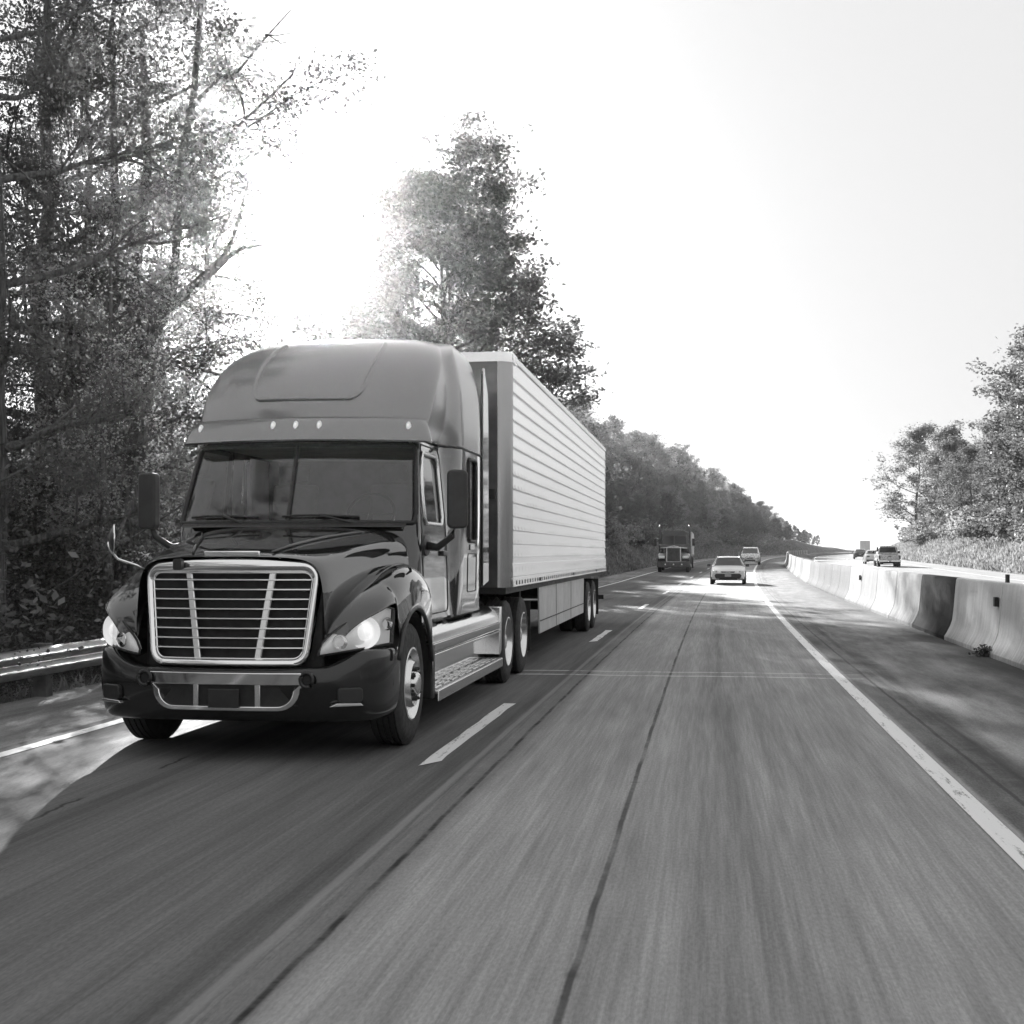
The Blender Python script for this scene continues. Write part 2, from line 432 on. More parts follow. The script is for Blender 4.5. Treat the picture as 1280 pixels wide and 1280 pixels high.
# ------------------------------------------------------------------ ground and roads
def arange(a, b, s):
    r = []; x = a
    while x < b - 1e-6: r.append(x); x += s
    return r
Ys = arange(-90, -10, 10) + arange(-10, 140, 2.5) + arange(140, 400, 8) + arange(400, 800, 25) + [800, 900, 1050, 1300, 1800, 2600, 4000]
rels = [-900, -500, -250, -140, -90, -60, -45] + arange(-36, -7.6, 1.2) + [-7.6, -5, 0, 5, 12, 19.3] + arange(20.2, 45, 1.4) + [50, 60, 80, 120, 200, 400, 900]
MB().grid([[P(r, Y) for r in rels] for Y in Ys]).build('ground', M['soil'], kind='structure', sharp=180)
def road_strip(name, mat, r0, r1, y0, y1, lift, n=1, kind='structure', ys=None):
    yy = [y for y in (ys or Ys) if y0 < y < y1]; yy = [y0] + yy + [y1]
    rr = [r0 + (r1 - r0) * k / n for k in range(n + 1)]
    mb = MB().grid([[(curve_x(y) + r, y, road_z(y) + lift) for r in rr] for y in yy])
    return mb.build(name, mat, kind=kind, sharp=180, uv=[(r, y) for y in yy for r in rr])
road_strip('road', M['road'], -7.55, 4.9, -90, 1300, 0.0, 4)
road_strip('opposite_road', M['road2'], 4.94, 19.2, -90, 1300, 0.0, 4)
fy = arange(-20, 900, 3)
def lane_line(name, c, w, y0, y1): return road_strip(name, M['line'], c - w / 2, c + w / 2, y0, y1, .005, 1, ys=fy)
lane_line('edge_line', 1.67, .15, -20, 800)
lane_line('edge_line', -5.63, .14, -20, 800)
for k in range(30):
    y0 = 9.55 + 13.75 * k if k < 3 else 37.2 + 13.75 * (k - 2)
    # skewed worn ends
    y1 = y0 + (4.1 if k == 0 else 3.6)
    yy = [y0 + (y1 - y0) * q / 8 for q in range(9)]
    rr = (-2.2, -2.07)
    random.seed(k)
    rows = [[(curve_x(y) + r + random.uniform(-.012, .012), y + (.25 if (j and q in (0,)) else 0), road_z(y) + .005) for j, r in enumerate(rr)] for q, y in enumerate(yy)]
    MB().grid(rows).build('lane_dash', M['line'], kind='structure', sharp=180, uv=[(r, y) for y in yy for r in rr])
lane_line('opposite_edge_line', 8.0, .14, 20, 700)
lane_line('opposite_edge_line', 16.4, .14, 20, 700)
for k in range(14): lane_line('opposite_lane_dash', 12.2, .13, 20 + 14 * k, 23.6 + 14 * k)

# ------------------------------------------------------------------ median barrier: one segment every 4 m
prof = [(.31, 0), (.31, .07), (.27, .13), (.20, .27), (.165, .38), (.14, .6), (.115, .9), (.095, 1.12), (.075, 1.16)]
prof = prof + [(-x, z) for x, z in prof[::-1]]
seg_meshes = {}
def barrier(k, y0, y1, mat, label, marker=None, top=None):
    c0, c1 = Vector((curve_x(y0) + 4.62, y0, road_z(y0))), Vector((curve_x(y1) + 4.62, y1, road_z(y1)))
    L = (c1 - c0).length - .045
    root = thing('concrete_barrier', label, 'road barrier', c0, -math.atan2(c1.x - c0.x, c1.y - c0.y), 'concrete barrier segments along the median')
    root.rotation_euler = (math.atan2(c1.z - c0.z, L), 0, root.rotation_euler[2])
    key = (round(L, 1), mat.name)
    if key not in seg_meshes:
        mb = MB(); rows = [[(x, y, z) for x, z in prof] for y in [0, L * .25, L * .5, L * .75, L]]
        mb.grid(rows); n = len(prof)
        mb.f.append(tuple(range(n))); mb.f.append(tuple(range(4 * n, 5 * n))[::-1])
        o = mb.build('concrete_body', mat, root, bevel=.012, sharp=25); seg_meshes[key] = o
    else:
        o = seg_meshes[key].copy(); COL.objects.link(o); o.parent = root
    if marker:
        MB().box(-.19, -.13, marker - .06, marker + .06, .78, .93).build('reflector', M['dark'], root, bevel=.004)
    if top:
        MB().box(-.02, .02, top - .07, top + .07, 1.15, 1.29).build('reflector', M['dark'], root, bevel=.004)
ORD = ['zeroth', 'first', 'second', 'third', 'fourth', 'fifth', 'sixth', 'seventh', 'eighth', 'ninth', 'tenth', 'eleventh', 'twelfth', 'thirteenth', 'fourteenth', 'fifteenth', 'sixteenth', 'seventeenth', 'eighteenth', 'nineteenth', 'twentieth']
ys = [5.0 + 4.0 * i for i in range(70)]
named = {3: 'palest wide concrete barrier segment at the right edge of view', 4: 'pale barrier segment with a small dark reflector near its joint', 5: 'dark weathered concrete barrier segment between pale ones', 6: 'white barrier segment just beyond the dark weathered one', 7: 'clean white barrier segment second beyond the dark one'}
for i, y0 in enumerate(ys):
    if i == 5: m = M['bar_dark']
    elif i < 5: m = M['bar_sunlift']
    elif i < 10: m = M['bar_white']
    elif i in (10, 12, 14): m = M['bar_mid']
    elif i in (11, 13): m = M['bar_mid']
    else: m = M['bar_white'] if i % 3 else M['bar_mid']
    lab = named.get(i, ORD[i - 5] + ' barrier segment past the dark weathered one, counting away' if 8 <= i <= 24 else 'pale concrete barrier segment in the far curve of the median' if m is M['bar_white'] else 'grey stained concrete barrier segment in the median')
    if i < 3: lab = 'near concrete barrier segment beside the camera lane'
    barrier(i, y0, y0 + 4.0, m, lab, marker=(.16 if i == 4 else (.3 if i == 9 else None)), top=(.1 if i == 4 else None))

# ------------------------------------------------------------------ guardrail on the left
gr = thing('guardrail', 'long galvanised W-beam guardrail on dark posts along the left shoulder', 'guardrail', (0, 0, 0))
wp = [(.0, .0), (.02, .02), (.075, .05), (.085, .08), (.075, .11), (.01, .14), (.005, .155), (.01, .17), (.075, .2), (.085, .23), (.075, .26), (.02, .29), (0, .31)]
rows = []
for Y in arange(-14, 62, 1.9):
    rows.append([(curve_x(Y) - 7.34 + x, Y, road_z(Y) + .27 + z) for x, z in wp])
MB().grid(rows).build('rail', M['steel'], gr, solid=.006, sharp=60)
p0 = None
for Y in arange(-13, 60, 1.9):
    loc = (curve_x(Y) - 7.5, Y, 0)
    if p0 is None:
        p0 = MB().box(-.08, .08, -.08, .08, -.5, .6).build('post', M['wood'], gr, bevel=.01); p0.location = loc
    else:
        q = p0.copy(); COL.objects.link(q); q.parent = gr; q.location = loc
# ------------------------------------------------------------------ trees
def leaf_mesh(name, cen, cnt, sig, L, rng, mat, flat=.6, wl=.55, flatn=.5):
    """cen (k,3) clump centres, cnt leaves each -> one mesh of small folded leaves"""
    k = len(cen); n = k * cnt
    s = np.repeat(sig * rng.uniform(.6, 1.3, k), cnt)[:, None]
    p = np.repeat(cen, cnt, 0) + rng.normal(0, 1, (n, 3)) * s * np.array([1, 1, flat])
    a = rng.normal(0, 1, (n, 3)) * np.array([1, 1, .7]); a /= np.linalg.norm(a, axis=1)[:, None]
    t = rng.normal(0, 1, (n, 3)) + np.array([0, 0, flatn]); b = np.cross(a, t); b /= np.linalg.norm(b, axis=1)[:, None]
    ln = (L * rng.uniform(.6, 1.35, n))[:, None]; w = ln * wl
    V = np.stack([p - a * ln / 2, p + b * w / 2, p + a * ln / 2, p - b * w / 2], 1).reshape(-1, 3)
    me = bpy.data.meshes.new(name)
    me.vertices.add(4 * n); me.vertices.foreach_set("co", V.astype(np.float32).ravel())
    me.loops.add(4 * n); me.loops.foreach_set("vertex_index", np.arange(4 * n, dtype=np.int32))
    me.polygons.add(n); me.polygons.foreach_set("loop_start", np.arange(0, 4 * n, 4, dtype=np.int32))
    me.update(calc_edges=True); me.materials.append(mat)
    return me
def branch_path(p, d, L, n, rng, bend=.25, up=.1):
    pts = [p]; d = d / np.linalg.norm(d)
    for _ in range(n):
        d = d + rng.normal(0, bend, 3) * .5 + np.array([0, 0, up * .3]); d /= np.linalg.norm(d)
        pts.append(pts[-1] + d * L / n)
    return pts
def make_tree(seed, H, r0, lo, Rm, shape, nl, cnt, L, sig, mat, sub=5, kind='pine_tree', lean=0.0, flat=.6, keep=1.0, skip=None, e0=12, e1=45):
    rng = np.random.default_rng(seed); mb = MB(); cl = []
    tp = [np.zeros(3)]; d = np.array([lean, 0, 1.0])
    for i in range(9):
        dd = d + rng.normal(0, .09, 3) * np.array([1, 1, 0]); tp.append(tp[-1] + dd / np.linalg.norm(dd) * H * .95 / 9)
    tp[0][2] = -.6
    mb.tube(tp, [r0 * (1.25 if i == 0 else 1) * (1 - .92 * i / 9) for i in range(10)], 8)
    T = np.array(tp)
    def on(z): return np.array([np.interp(z, T[:, 2], T[:, j]) for j in range(3)])
    az = rng.uniform(0, 6)
    for i in range(nl):
        f = (i + rng.uniform(0, .9)) / nl; zf = lo + (.97 - lo) * f
        az += 2.4 + rng.normal(0, .35)
        ln = Rm * shape(f) * rng.uniform(.62, 1.12)
        el = math.radians(e0 + e1 * f + rng.normal(0, 10))
        dv = np.array([math.cos(az) * math.cos(el), math.sin(az) * math.cos(el), math.sin(el)])
        if skip and skip(zf * H, az): ln *= .35
        pts = branch_path(on(zf * H * .96), dv, ln, 6, rng, .22)
        rr = max(.02, r0 * .42 * (1 - f * .75))
        mb.tube(pts, [rr * (1 - .88 * q / 6) for q in range(7)], 5, False)
        for q in range(3, 7):
            if rng.random() < keep: cl.append(pts[q] + rng.normal(0, sig * .5, 3))
        for _ in range(sub):
            q = rng.integers(2, 6); sd = dv + rng.normal(0, .75, 3); sd[2] += .1
            sp = branch_path(pts[q], sd, ln * rng.uniform(.25, .5) + .4, 4, rng, .4)
            mb.tube(sp, [rr * .4 * (1 - .8 * w / 4) for w in range(5)], 4, False)
            for w in (2, 3, 4):
                if rng.random() < keep: cl.append(sp[w] + rng.normal(0, sig * .4, 3))
    tm = mb; cen = np.array(cl)
    me = leaf_mesh('crown', cen, cnt, sig, L, rng, mat, flat)
    return tm, me
def tree_proto(name, label, cat, group, *a, **k):
    root = thing(name, label, cat, (0, 0, 0), 0, group)
    tm, me = make_tree(*a, **k)
    tm.build('trunk', M['bark'], root, fixn=False, sharp=180)
    c = bpy.data.objects.new('crown', me); COL.objects.link(c); c.parent = root
    return root
rnd = lambda f: max(.25, math.sqrt(max(0, 1 - (2 * f - .85) ** 2 * .75)))
cone = lambda f: 1.05 - .72 * f
G1 = 'trees close behind the guardrail'
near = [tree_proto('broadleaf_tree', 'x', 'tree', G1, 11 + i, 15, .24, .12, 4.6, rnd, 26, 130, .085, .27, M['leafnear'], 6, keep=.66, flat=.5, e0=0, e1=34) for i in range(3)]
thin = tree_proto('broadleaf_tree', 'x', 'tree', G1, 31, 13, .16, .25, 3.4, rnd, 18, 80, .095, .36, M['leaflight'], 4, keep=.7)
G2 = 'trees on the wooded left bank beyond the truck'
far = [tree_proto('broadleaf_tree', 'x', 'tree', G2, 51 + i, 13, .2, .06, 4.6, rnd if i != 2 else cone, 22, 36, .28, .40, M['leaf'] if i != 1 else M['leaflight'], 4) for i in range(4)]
used = set()
def plant(proto, x, Y, h, label, group, rz=None, wide=1.0, seed=0, zz=None, name=None, cat=None):
    r = random.Random(seed + x * 7.3 + Y * 3.1)
    H0 = 15 if proto in near else 13
    s = h / H0
    rel = x - curve_x(Y)
    loc = (x, Y, ground_z(rel, Y) - .1 if zz is None else zz)
    rz = r.uniform(0, 6.28) if rz is None else rz
    sc = (s * wide, s * wide, s)
    if proto.name not in used:
        used.add(proto.name); o = proto; o.location = loc; o.rotation_euler = (0, 0, rz); o.scale = sc; o['label'] = label
    else: o = copy_tree(proto, loc, rz, sc, label)
    o['group'] = group
    return o
LN = [  # x, Y, height, prototype, width, label
    (-9.9, 16.8, 14, 0, .8, 'dark tree at the very left edge of view, nearest behind the guardrail'),
    (-12.4, 22.3, 16, 1, 1.0, 'dense dark tree filling the upper left corner'),
    (-12.1, 25.2, 17, 2, .66, 'tall tree with a straight ivy clad trunk left of the black truck'),
    (-14.8, 28.5, 15, 0, .8, 'leafy tree standing deeper in the wood behind the ivy clad trunk'),
    (-10.8, 20.2, 10, 2, .5, 'slim tree with low foliage just behind the guardrail'),
    (-19.5, 40, 11, 2, .7, 'tree seen through the gap behind the left trunks'),
    (-22, 43, 10, 0, .8, 'low tree far back in the wood at left'),
]
for x, Y, h, p, wd, lab in LN: plant(near[p], x, Y, h, lab, G1, wide=wd)
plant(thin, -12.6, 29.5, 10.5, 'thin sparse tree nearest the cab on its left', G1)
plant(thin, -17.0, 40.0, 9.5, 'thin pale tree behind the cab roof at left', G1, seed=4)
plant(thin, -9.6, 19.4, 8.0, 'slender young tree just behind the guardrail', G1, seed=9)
for i, (x, Y, h, p) in enumerate([(-12, 4, 14, 2), (-13, -4, 15, 0), (-12.5, -12, 14, 1), (-13, -22, 15, 2), (-14, -34, 14, 0)]):
    plant(near[p], x, Y, h, 'roadside tree behind the camera, mirrored in the truck paint', G1)

# the big tree rising behind the cab and trailer
big = tree_proto('tall_tree', 'tall open-crowned tree rising above the cab roof and trailer', 'tree', None,
    77, 18.3, .38, .12, 8.6, lambda f: (1.05 - .1 * f if f < .42 else .80 - .42 * (f - .42) / .58), 46, 72, .24, .44, M['leafnear'], 7, flat=.5, keep=.72, e0=6, e1=36)
big.location = (-11.9, 61, ground_z(-11.9, 61)); big.rotation_euler = (0, 0, 1.0)
plant(far[0], -12.8, 71, 12.5, 'rounded tree just beyond the tall tree above the trailer', G2, wide=1.15)
plant(far[3], -12.5, 84, 7.5, 'second tree beyond the tall tree, over the rear of the trailer', G2)
plant(far[3], -14.5, 56, 9.5, 'tree at the foot of the tall tree behind the cab', G2)
plant(far[1], -15.5, 49, 8.5, 'pale low tree showing just over the cab roof', G2)

# bare limbs against the bright sky
bt = thing('bare_tree', 'half bare tree with long leafless limbs reaching over the sky', 'tree', (-10.1, 21.0, -.4))
# measured with the fork about 5.8 m up; dx is along the picture plane, roughly along +X +0.15Y
def bp(dx, z, dy=0.0): return (dx * .988 + dy * -.15, dx * .154 + dy, z + .4)
mb = MB()
def limb(pts, r): mb.tube([bp(*p) for p in pts], r, 7)
limb([(0, -.8), (.1, 2), (.3, 4), (.62, 5.8)], [.24, .2, .17, .15])
limb([(.62, 5.8), (1.2, 6.25, .1), (1.75, 6.8, .15), (2.0, 7.4, .1), (2.2, 8.1, 0)], [.12, .11, .08, .05, .02])
limb([(1.75, 6.8, .15), (2.1, 7.0, .2), (2.7, 7.1, .3)], [.06, .03, .012])
limb([(.62, 5.8), (.9, 6.2, -.1), (1.0, 7.2, -.1), (1.05, 8.4, -.1), (1.25, 9.6, 0), (1.4, 11.5, 0)], [.1, .09, .07, .065, .06, .04])
limb([(1.05, 8.0, -.1), (1.6, 8.6, 0), (2.1, 9.2, .1), (2.6, 9.65, .1), (2.95, 10.0, .1), (3.1, 10.45, .1)], [.05, .04, .03, .024, .018, .01])
limb([(2.6, 9.65, .1), (2.85, 9.3, 0), (3.25, 9.15, 0)], [.014, .01, .006])
limb([(1.2, 9.4, 0), (1.7, 9.9, 0), (2.0, 10.0, 0), (2.5, 10.6, 0), (2.95, 11.1, 0)], [.04, .03, .025, .02, .008])
limb([(1.05, 7.9, -.1), (1.7, 8.2, .1), (2.3, 8.7, .2), (2.8, 9.2, .2)], [.03, .024, .018, .008])
limb([(.4, 4.6), (.1, 6.5, .4), (.3, 8.5, .5), (.2, 11, .5)], [.12, .1, .08, .05])
rr = random.Random(5)
base = [((1.2, 9.4), (2.95, 11.1)), ((1.05, 8.0), (2.95, 10.0)), ((1.0, 7.2), (1.25, 9.6)), ((1.2, 6.25), (2.2, 8.1))]
for a, b in base:
    for k in range(5):
        f = rr.uniform(.15, .8); p = (a[0] + (b[0] - a[0]) * f, a[1] + (b[1] - a[1]) * f)
        d = rr.uniform(-.5, 2.2); l = rr.uniform(.3, .7)
        limb([(p[0], p[1]), (p[0] + l * .5 * math.cos(d), p[1] + l * .5 * math.sin(d), rr.uniform(-.2, .2)), (p[0] + l * math.cos(d + .3), p[1] + l * math.sin(d + .3), rr.uniform(-.4, .4))], [.016, .011, .005])
mb.build('trunk', M['bark'], bt, fixn=False, sharp=180)
rng = np.random.default_rng(8)
cc = []
for (a, b), n, sp in ((((.5, 5.8), (1.4, 11)), 26, .55), (((1.2, 7.0), (2.6, 7.4)), 12, .5), (((1.6, 9.2), (2.2, 10.2)), 7, .3), (((.2, 6), (.3, 11)), 22, .8)):
    for k in range(n):
        f = rng.uniform(0, 1); cc.append(np.array(bp(a[0] + (b[0] - a[0]) * f, a[1] + (b[1] - a[1]) * f)) + rng.normal(0, sp, 3))
c = bpy.data.objects.new('crown', leaf_mesh('crown', np.array(cc), 70, .26, .095, rng, M['leaflight'])); COL.objects.link(c); c.parent = bt

# wooded bank on the left, receding round the curve
r = random.Random(3)
def bank(rel, y0, y1, step, h0, h1, row_name, labs):
    Y = y0; i = 0
    while Y < y1:
        rl = rel + r.uniform(-1.6, 1.6); yy = Y + r.uniform(-1.5, 1.5)
        fade = (1 - .42 * sst(380, 520, yy)) * (.72 + .28 * sst(150, 230, yy))
        lab = labs[0] if yy < 150 else (labs[1] if yy < 300 else labs[2])
        if i < 20: lab = ORD[i + 1] + ' ' + row_name + ', counting from the trailer'
        plant(far[r.randrange(4)], curve_x(yy) + rl, yy, r.uniform(h0, h1) * fade, lab, G2, wide=r.uniform(.85, 1.15))
        Y += step * (1 + .0012 * (Y - y0)); i += 1
bank(-15.2, 76, 520, 6.0, 5.0, 7.6, 'low tree in the front row of the left bank', ['low leafy tree at the front of the bank beside the trailer', 'low leafy tree at the front of the bank near the far truck', 'low tree at the front of the bank in the far curve'])
bank(-21.5, 84, 540, 7.0, 9.0, 12.0, 'taller tree in the second row of the left bank', ['taller tree in the second row beside the trailer', 'taller tree in the second row above the far truck', 'taller tree of the second row in the far curve'])
bank(-31.0, 92, 560, 8.5, 15.5, 19, 'tall tree along the crest of the left bank', ['tall tree on the crest of the left bank beside the trailer', 'tall tree on the crest above the far truck', 'tall tree on the crest in the far curve'])

# trees on the right bank
G3 = 'trees on the right bank'
RT = [(23.5, 206, 17.5, 1, 'tall rounded tree at the left end of the right bank'),
      (27.5, 196, 14.5, 0, 'dark tree right behind the rounded end tree on the right bank'),
      (26.5, 181, 12.5, 2, 'middle tree of the right bank with bushy crown'),
      (31, 172, 13, 3, 'tree behind the middle trees of the right bank'),
      (26.5, 163, 10, 1, 'pale low tree in front of the right bank row'),
      (27.5, 148, 11.5, 0, 'low dark tree on the right bank short of the tall edge tree'),
      (32, 145, 12, 2, 'tree behind the low dark tree on the right bank'),
      (26.6, 118, 17.0, 1, 'tallest dark tree at the right edge of view'),
      (27.2, 127, 12.0, 3, 'bushy tree beside the tallest tree at the right edge'),
      (33, 120, 16, 3, 'tall tree behind the one at the right edge'),
      (29, 106, 15, 2, 'tree just outside the right edge of view'),
      (25.2, 216, 8, 2, 'small tree at the far foot of the rounded end tree'),
      (31, 215, 14, 0, 'farthest tree of the right bank')]
for rel, Y, h, p, lab in RT: plant(far[p], curve_x(Y) + rel, Y, h, lab, G3, wide=1.1)

# shrubs
def shrub_proto(name, seed, n, cnt, L, mat, group):
    rng = np.random.default_rng(seed); root = thing(name, 'x', 'shrub', (0, 0, 0), 0, group)
    cen = rng.normal(0, 1, (n, 3)) * np.array([.75, .75, .45]); cen[:, 2] = np.abs(cen[:, 2]) * 1.2 + .15
    mb = MB()
    for k in range(0, n, 3):
        mb.tube([(cen[k][0] * .1, cen[k][1] * .1, -.2), tuple(cen[k] * .5), tuple(cen[k])], [.02, .014, .006], 4, False)
    mb.build('stems', M['bark'], root, fixn=False, sharp=180)
    c = bpy.data.objects.new('foliage', leaf_mesh('foliage', cen, cnt, .26, L, rng, mat)); COL.objects.link(c); c.parent = root
    return root
GS, GF = 'shrubs behind the guardrail', 'bushes on the banks'
ns = [shrub_proto('shrub', 90 + i, 46, 240, .042, M['leafnear'] if i else M['leaf'], GS) for i in range(3)]
fs = [shrub_proto('bush', 95 + i, 40, 26, .26, M['leaflight'] if i != 1 else M['leaf'], GF) for i in range(3)]
def put_shrub(p, x, Y, s, lab, group):
    rel = x - curve_x(Y); loc = (x, Y, ground_z(rel, Y)); rz = r.uniform(0, 6.28); sc = (s * r.uniform(.9, 1.3), s * r.uniform(.9, 1.3), s)
    if p.name not in used:
        used.add(p.name); o = p; o.location = loc; o.rotation_euler = (0, 0, rz); o.scale = sc; o['label'] = lab
    else: o = copy_tree(p, loc, rz, sc, lab)
    o['group'] = group
for k in range(70):
    Y = 8 + 40 * (k / 70) + r.uniform(-.5, .5); row = k % 3
    x = -9.0 - row * 1.9 - r.uniform(0, .9)
    lab = ['dense low shrub directly behind the guardrail', 'dark shrub in the second row of undergrowth', 'tall shrub deep in the undergrowth at left'][row]
    if k < 60: lab = ORD[k // 3 + 1] + ' ' + lab + ', counting from the camera'
    put_shrub(ns[r.randrange(3)], x, Y, [.85, 1.5, 2.0][row] * r.uniform(.8, 1.25), lab, GS)
for k in range(46):
    Y = 72 + 330 * (k / 46) ** 1.2 + r.uniform(-2, 2); rel = -11.8 - r.uniform(-.8, 1.8)
    put_shrub(fs[r.randrange(3)], curve_x(Y) + rel, Y, r.uniform(.9, 2.0), (ORD[k + 1] + ' small bush on the slope below the left wood, counting from the trailer') if k < 20 else 'far small bush on the slope at the foot of the left wood', GF)
for k in range(34):
    Y = 92 + 150 * (k / 34) + r.uniform(-2, 2); rel = 24.0 + r.uniform(-1.0, 3.0)
    put_shrub(fs[r.randrange(3)], curve_x(Y) + rel, Y, r.uniform(.9, 1.9), (ORD[k + 1] + ' small bush below the trees of the right bank, counting from the right edge') if k < 20 else 'far small bush below the trees of the right bank', GF)

# grass and weeds
def grass(name, label, n, relf, yf, L, seed, mat=None):
    rng = np.random.default_rng(seed); V = []
    for k in range(n):
        Y = yf(rng); rel = relf(rng, Y); h = L * rng.uniform(.5, 1.5) * (1 + .003 * max(0, Y - 60)); a = rng.uniform(0, 3.14); w = h * .22
        x = curve_x(Y) + rel; z = ground_z(rel, Y) - .04; lx, ly = rng.normal(0, .4 * h, 2)
        dx, dy = math.cos(a) * w, math.sin(a) * w
        V += [(x - dx, Y - dy, z), (x + dx, Y + dy, z), (x + lx, Y + ly, z + h)]
    me = bpy.data.meshes.new(name); n3 = len(V)
    me.vertices.add(n3); me.vertices.foreach_set("co", np.array(V, dtype=np.float32).ravel())
    me.loops.add(n3); me.loops.foreach_set("vertex_index", np.arange(n3, dtype=np.int32))
    me.polygons.add(n3 // 3); me.polygons.foreach_set("loop_start", np.arange(0, n3, 3, dtype=np.int32))
    me.update(calc_edges=True); me.materials.append(mat or M['grass'])
    o = bpy.data.objects.new(name, me); COL.objects.link(o); tag(o, label, 'grass', kind='stuff')
grass('grass', 'long pale grass on the sunlit right bank', 60000, lambda g, Y: 19.4 + 11 * g.random() ** 1.2, lambda g: 70 + 330 * g.random() ** 1.5, .32, 1)
grass('grass', 'rough grass on the slope under the left wood', 26000, lambda g, Y: -7.7 - 9 * g.random() ** 1.1, lambda g: 46 + 400 * g.random() ** 1.6, .3, 2)
grass('weeds', 'weeds along the foot of the guardrail', 9000, lambda g, Y: -7.55 - 2.8 * g.random(), lambda g: -6 + 50 * g.random(), .16, 3)
# ------------------------------------------------------------------ the black tractor (local frame: x across, y away from the camera, front at y = 0)
TX, TY = -3.72, 9.5
tr = thing('truck_tractor', 'black sleeper-cab truck with chrome grille and roof fairing leading the pale trailer', 'truck', (TX, TY, 0))
def interp(tab, z):
    if z <= tab[0][0]: return tab[0][1:]
    for a, b in zip(tab, tab[1:]):
        if z <= b[0]:
            t = (z - a[0]) / (b[0] - a[0])
            return tuple(p + (q - p) * t for p, q in zip(a[1:], b[1:]))
    return tab[-1][1:]
def crom(tab, z):
    n = len(tab)
    if z <= tab[0][0]: return tab[0][1:]
    if z >= tab[-1][0]: return tab[-1][1:]
    for i in range(n - 1):
        if z <= tab[i + 1][0]:
            z0, z1 = tab[i][0], tab[i + 1][0]; t = (z - z0) / (z1 - z0); out = []
            for k in range(1, len(tab[0])):
                p0, p1 = tab[i][k], tab[i + 1][k]
                m0 = (tab[i + 1][k] - tab[max(i - 1, 0)][k]) / (tab[i + 1][0] - tab[max(i - 1, 0)][0]) * (z1 - z0)
                m1 = (tab[min(i + 2, n - 1)][k] - tab[i][k]) / (tab[min(i + 2, n - 1)][0] - tab[i][0]) * (z1 - z0)
                out.append((2*t**3-3*t*t+1)*p0 + (t**3-2*t*t+t)*m0 + (-2*t**3+3*t*t)*p1 + (t**3-t*t)*m1)
            return tuple(out)
# z: front y at centre, bulge at corner, half width of cab, corner radius, half width of sleeper, rear y
CAB = [(1.00, 1.45, .22, 1.17, .16, 1.21, 4.55), (1.85, 1.50, .26, 1.14, .17, 1.225, 4.66), (2.30, 1.66, .27, 1.10, .18, 1.225, 4.68), (2.70, 1.84, .28, 1.06, .2, 1.225, 4.70)]
ROOF = [(2.70, 1.84, .28, 1.08, .22, 1.225, 4.70), (2.86, 1.86, .30, 1.12, .26, 1.225, 4.70), (3.1, 1.98, .32, 1.14, .33, 1.22, 4.70), (3.35, 2.22, .32, 1.13, .38, 1.205, 4.69),
        (3.55, 2.52, .30, 1.09, .40, 1.17, 4.68), (3.70, 2.86, .26, 1.01, .40, 1.12, 4.67), (3.80, 3.2, .22, .92, .38, 1.05, 4.66), (3.88, 3.6, .16, .80, .36, .95, 4.65), (3.94, 4.05, .08, .60, .3, .78, 4.63), (3.965, 4.35, .02, .35, .2, .55, 4.6)]
def sec(z, p, tab=None, off=0.0):
    """point on the cab skin at height z; p in [-3,3]: front 0..1, corner 1..2, side 2..3"""
    tab = tab or (CAB if z < 2.7 else ROOF)
    yf, b, w, rc, ws, yr = crom(tab, z)
    sg = -1 if p < 0 else 1; a = abs(p)
    wx = w - rc; yk = yf + b * (wx / w) ** 2
    if a <= 1: x = wx * a; y = yf + b * (x / w) ** 2
    elif a <= 2:
        # start tangent follows the bulge
        sl = 2 * b * wx / (w * w); t0 = -math.pi / 2 + math.atan(sl); t = t0 + (0 - t0) * (a - 1)
        x = wx + rc * (math.cos(t) - math.cos(t0)) * (1 / (1 - math.cos(t0))); y = yk + rc * (math.sin(t) - math.sin(t0))
    else:
        sl = 2 * b * wx / (w * w); t0 = -math.pi / 2 + math.atan(sl); ys_ = yk - rc * math.sin(t0)
        y = ys_ + (yr - ys_) * (a - 2); k = sst(2.95, 3.35, y); x = w + (ws - w) * k
        if y > 4.3: x -= .05 * ((y - 4.3) / .4) ** 2
    v = Vector((x * sg, y, z))
    if off:
        e = .01
        q1 = sec(z, p + (e if p < 2.98 else -e), tab); q0 = sec(z, p, tab); qz = sec(z + e, p, tab)
        nn = (q1 - q0).cross(qz - q0).normalized()
        if nn.x * v.x + nn.y * (v.y - 3.2) < 0: nn = -nn
        v = v + nn * off
    return v
def p_at_y(z, y):
    tab = CAB if z < 2.7 else ROOF
    yf, b, w, rc, ws, yr = crom(tab, z); wx = w - rc
    sl = 2 * b * wx / (w * w); t0 = -math.pi / 2 + math.atan(sl); ys_ = yf + b * (wx / w) ** 2 - rc * math.sin(t0)
    return 2 + (y - ys_) / (yr - ys_)
ps = [-3 + .05 * i for i in range(121)]
def front_window(z0, z1, h):
    """outline of a windshield pane in (p, z)"""
    return None
def in_rr(u, v, u0, u1, v0, v1, r, asp):
    # rounded rectangle test in (u*asp, v)
    x, y = u * asp, v; a0, a1 = u0 * asp, u1 * asp
    cx = min(max(x, a0 + r), a1 - r); cy = min(max(y, v0 + r), v1 - r)
    return (x - cx) ** 2 + (y - cy) ** 2 <= r * r
WS = (-1.62, 1.62, 1.90, 2.62)
DW = (1.86, 2.30, 2.90)  # door window: y0, z0.. set below
